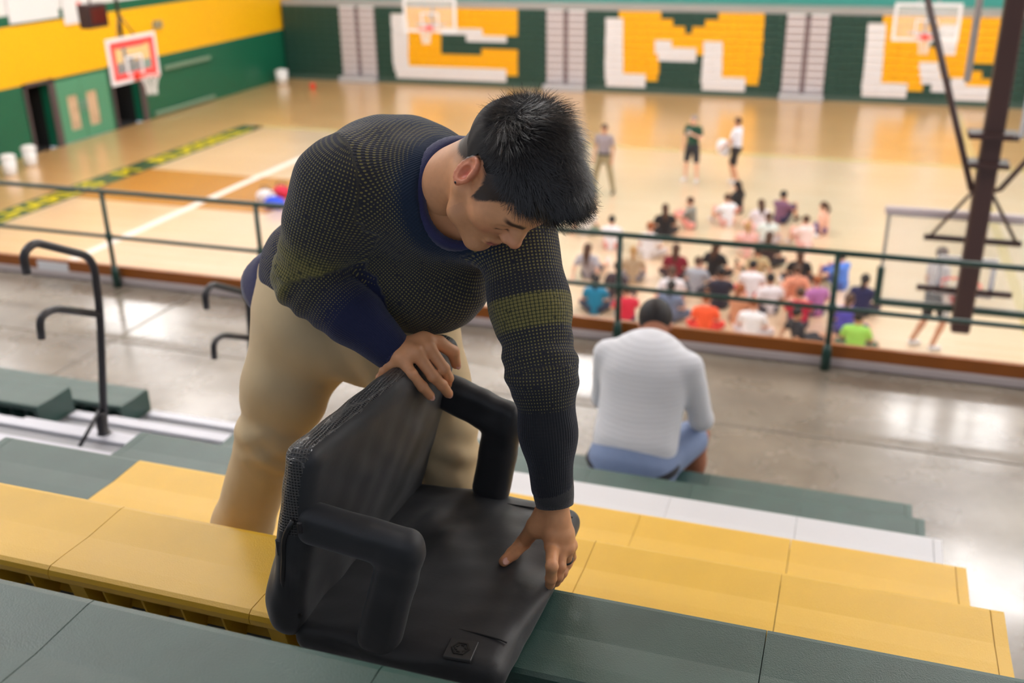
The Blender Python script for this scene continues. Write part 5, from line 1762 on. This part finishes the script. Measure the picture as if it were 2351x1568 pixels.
# ---- ring and ear stud
d = unit(fL[2][1] - fL[2][0]); a = unit(np.cross(d, Pl)); b = np.cross(d, a); c = fL[2][0] * .28 + fL[2][1] * .72
ringm = MB().tube([c + .0112 * (math.cos(t) * a + math.sin(t) * b) - MO for t in np.linspace(0, 2 * math.pi, 25)[:-1]], .0022, 8, closed=True)
ringm.build('finger_ring', mat('dark_ring_metal', (.04, .045, .05), .25, metal=.8), man)
ep = h2w((.0855, -.006, -.031))
MB().lathe(tuple(ep - MO), [(.0005, -.0032), (.0028, -.002), (.0035, 0), (.0028, .002), (.0005, .0032)], 12).build('ear_stud', mat('black_stud', (.01, .01, .01), .15), man)

# ---- hair: a cap of dark hair with strands combed forward from the crown
S = SDF((-.12, -.145, -.09), (.12, .165, .165), .0026)
S.ell((0, -.020, .036), (.0795, .1005, .088), k=0)
S.ell((-.006, .004, .084), (.060, .086, .053), k=.03)
S.ell((-.010, .062, .098), (.050, .038, .032), k=.03)
Vc, Fc = S.surf(1)
xc, yc, zc = Vc.T
keep = (zc - hairline(yc, np.abs(xc)) > .007 - .006 * (zc > .03)) | (zc > .078)
Vc, Fc, _u = keep_faces(Vc, Fc, keep)
nc = vnorm(Vc, Fc)
Vc2 = sn(Vc, nc, .0015, 120, 41)
cap = mesh_from('hair', h2w(Vc2) - MO, Fc, True)
M_hair = mat('black_hair', (.010, .0085, .0085), .65, spec=.3)
hair = obj('hair', cap, M_hair, man)
# strands
hs_ = (hm[Fh] > .3).all(1)
Vc = np.concatenate([Vc, Vh]); nc = np.concatenate([nc, vnorm(Vh, Fh)]); Fc = np.concatenate([Fc, Fh[hs_] + len(Vc2)])
area = np.linalg.norm(np.cross(Vc[Fc[:, 2]] - Vc[Fc[:, 0]], Vc[Fc[:, 3]] - Vc[Fc[:, 1]]), axis=1)
NS = 34000
fi = RNG.choice(len(Fc), NS, p=area / area.sum())
w4 = RNG.dirichlet((1, 1, 1, 1), NS)
P0 = (Vc[Fc[fi]] * w4[..., None]).sum(1); N0 = (nc[Fc[fi]] * w4[..., None]).sum(1); N0 /= np.linalg.norm(N0, axis=1, keepdims=True)
topw = ss(.045, .085, P0[:, 2] + .25 * P0[:, 1] * (P0[:, 1] > 0)) * ss(-.115, -.06, P0[:, 1])
crown = np.array([-.015, -.060, .11])
rad = P0 - crown; rad /= np.linalg.norm(rad, axis=1, keepdims=True) + 1e-9
fwd = np.tile(np.array([-.85, .55, .0]), (NS, 1))
dirt = rad * .55 + fwd * 1.0
dirs = np.stack([np.zeros(NS), -.35 * np.ones(NS), -1.0 * np.ones(NS)], 1)
dr = dirt * topw[:, None] + dirs * (1 - topw)[:, None]
clump = np.stack([np.sin(P0 @ RNG.normal(size=3) * 130 + k) for k in (0, 2, 4)], 1)
dr = dr + .30 * clump * topw[:, None] + RNG.normal(size=(NS, 3)) * (.20 + .1 * topw)[:, None]
dr -= N0 * (dr * N0).sum(1, keepdims=True)
dr /= np.linalg.norm(dr, axis=1, keepdims=True)
front = ss(.07, .11, P0[:, 1])
Ls = (.0075 + .030 * topw + .002 * front * topw) * RNG.uniform(.6, 1.25, NS)
lift = .22 + .28 * topw * RNG.uniform(.2, 1.2, NS) + .25 * front * topw
backtop = ss(.05, .09, P0[:, 2]) * ss(.0, -.06, P0[:, 1]); lift += .55 * backtop
K = 5
side = np.cross(dr, N0)
rings = []
for k in range(K):
    t = k / (K - 1)
    p = P0 - N0 * .003 + dr * (Ls * t)[:, None] + N0 * (Ls * lift * t * (1 - .35 * t))[:, None] - np.array([0, 0, 1]) * (Ls * .05 * t * t * topw)[:, None]
    wv = .00042 * (1 - .85 * t) + .00004
    rings.append((p - side * wv, p + side * wv))
SV = np.concatenate([q for r_ in rings for q in r_])
ids = np.arange(NS); SF = []
for k in range(K - 1):
    a_, b_ = 2 * k * NS + ids, (2 * k + 1) * NS + ids
    c_, d_ = (2 * k + 2) * NS + ids, (2 * k + 3) * NS + ids
    SF.append(np.stack([a_, b_, d_, c_], 1))
so = obj('hair_strands', mesh_from('hair_strands', h2w(SV) - MO, np.concatenate(SF), True), mat('black_hair_strand', (.014, .012, .012), .36, spec=.6), hair)
so['kind'] = 'stuff'
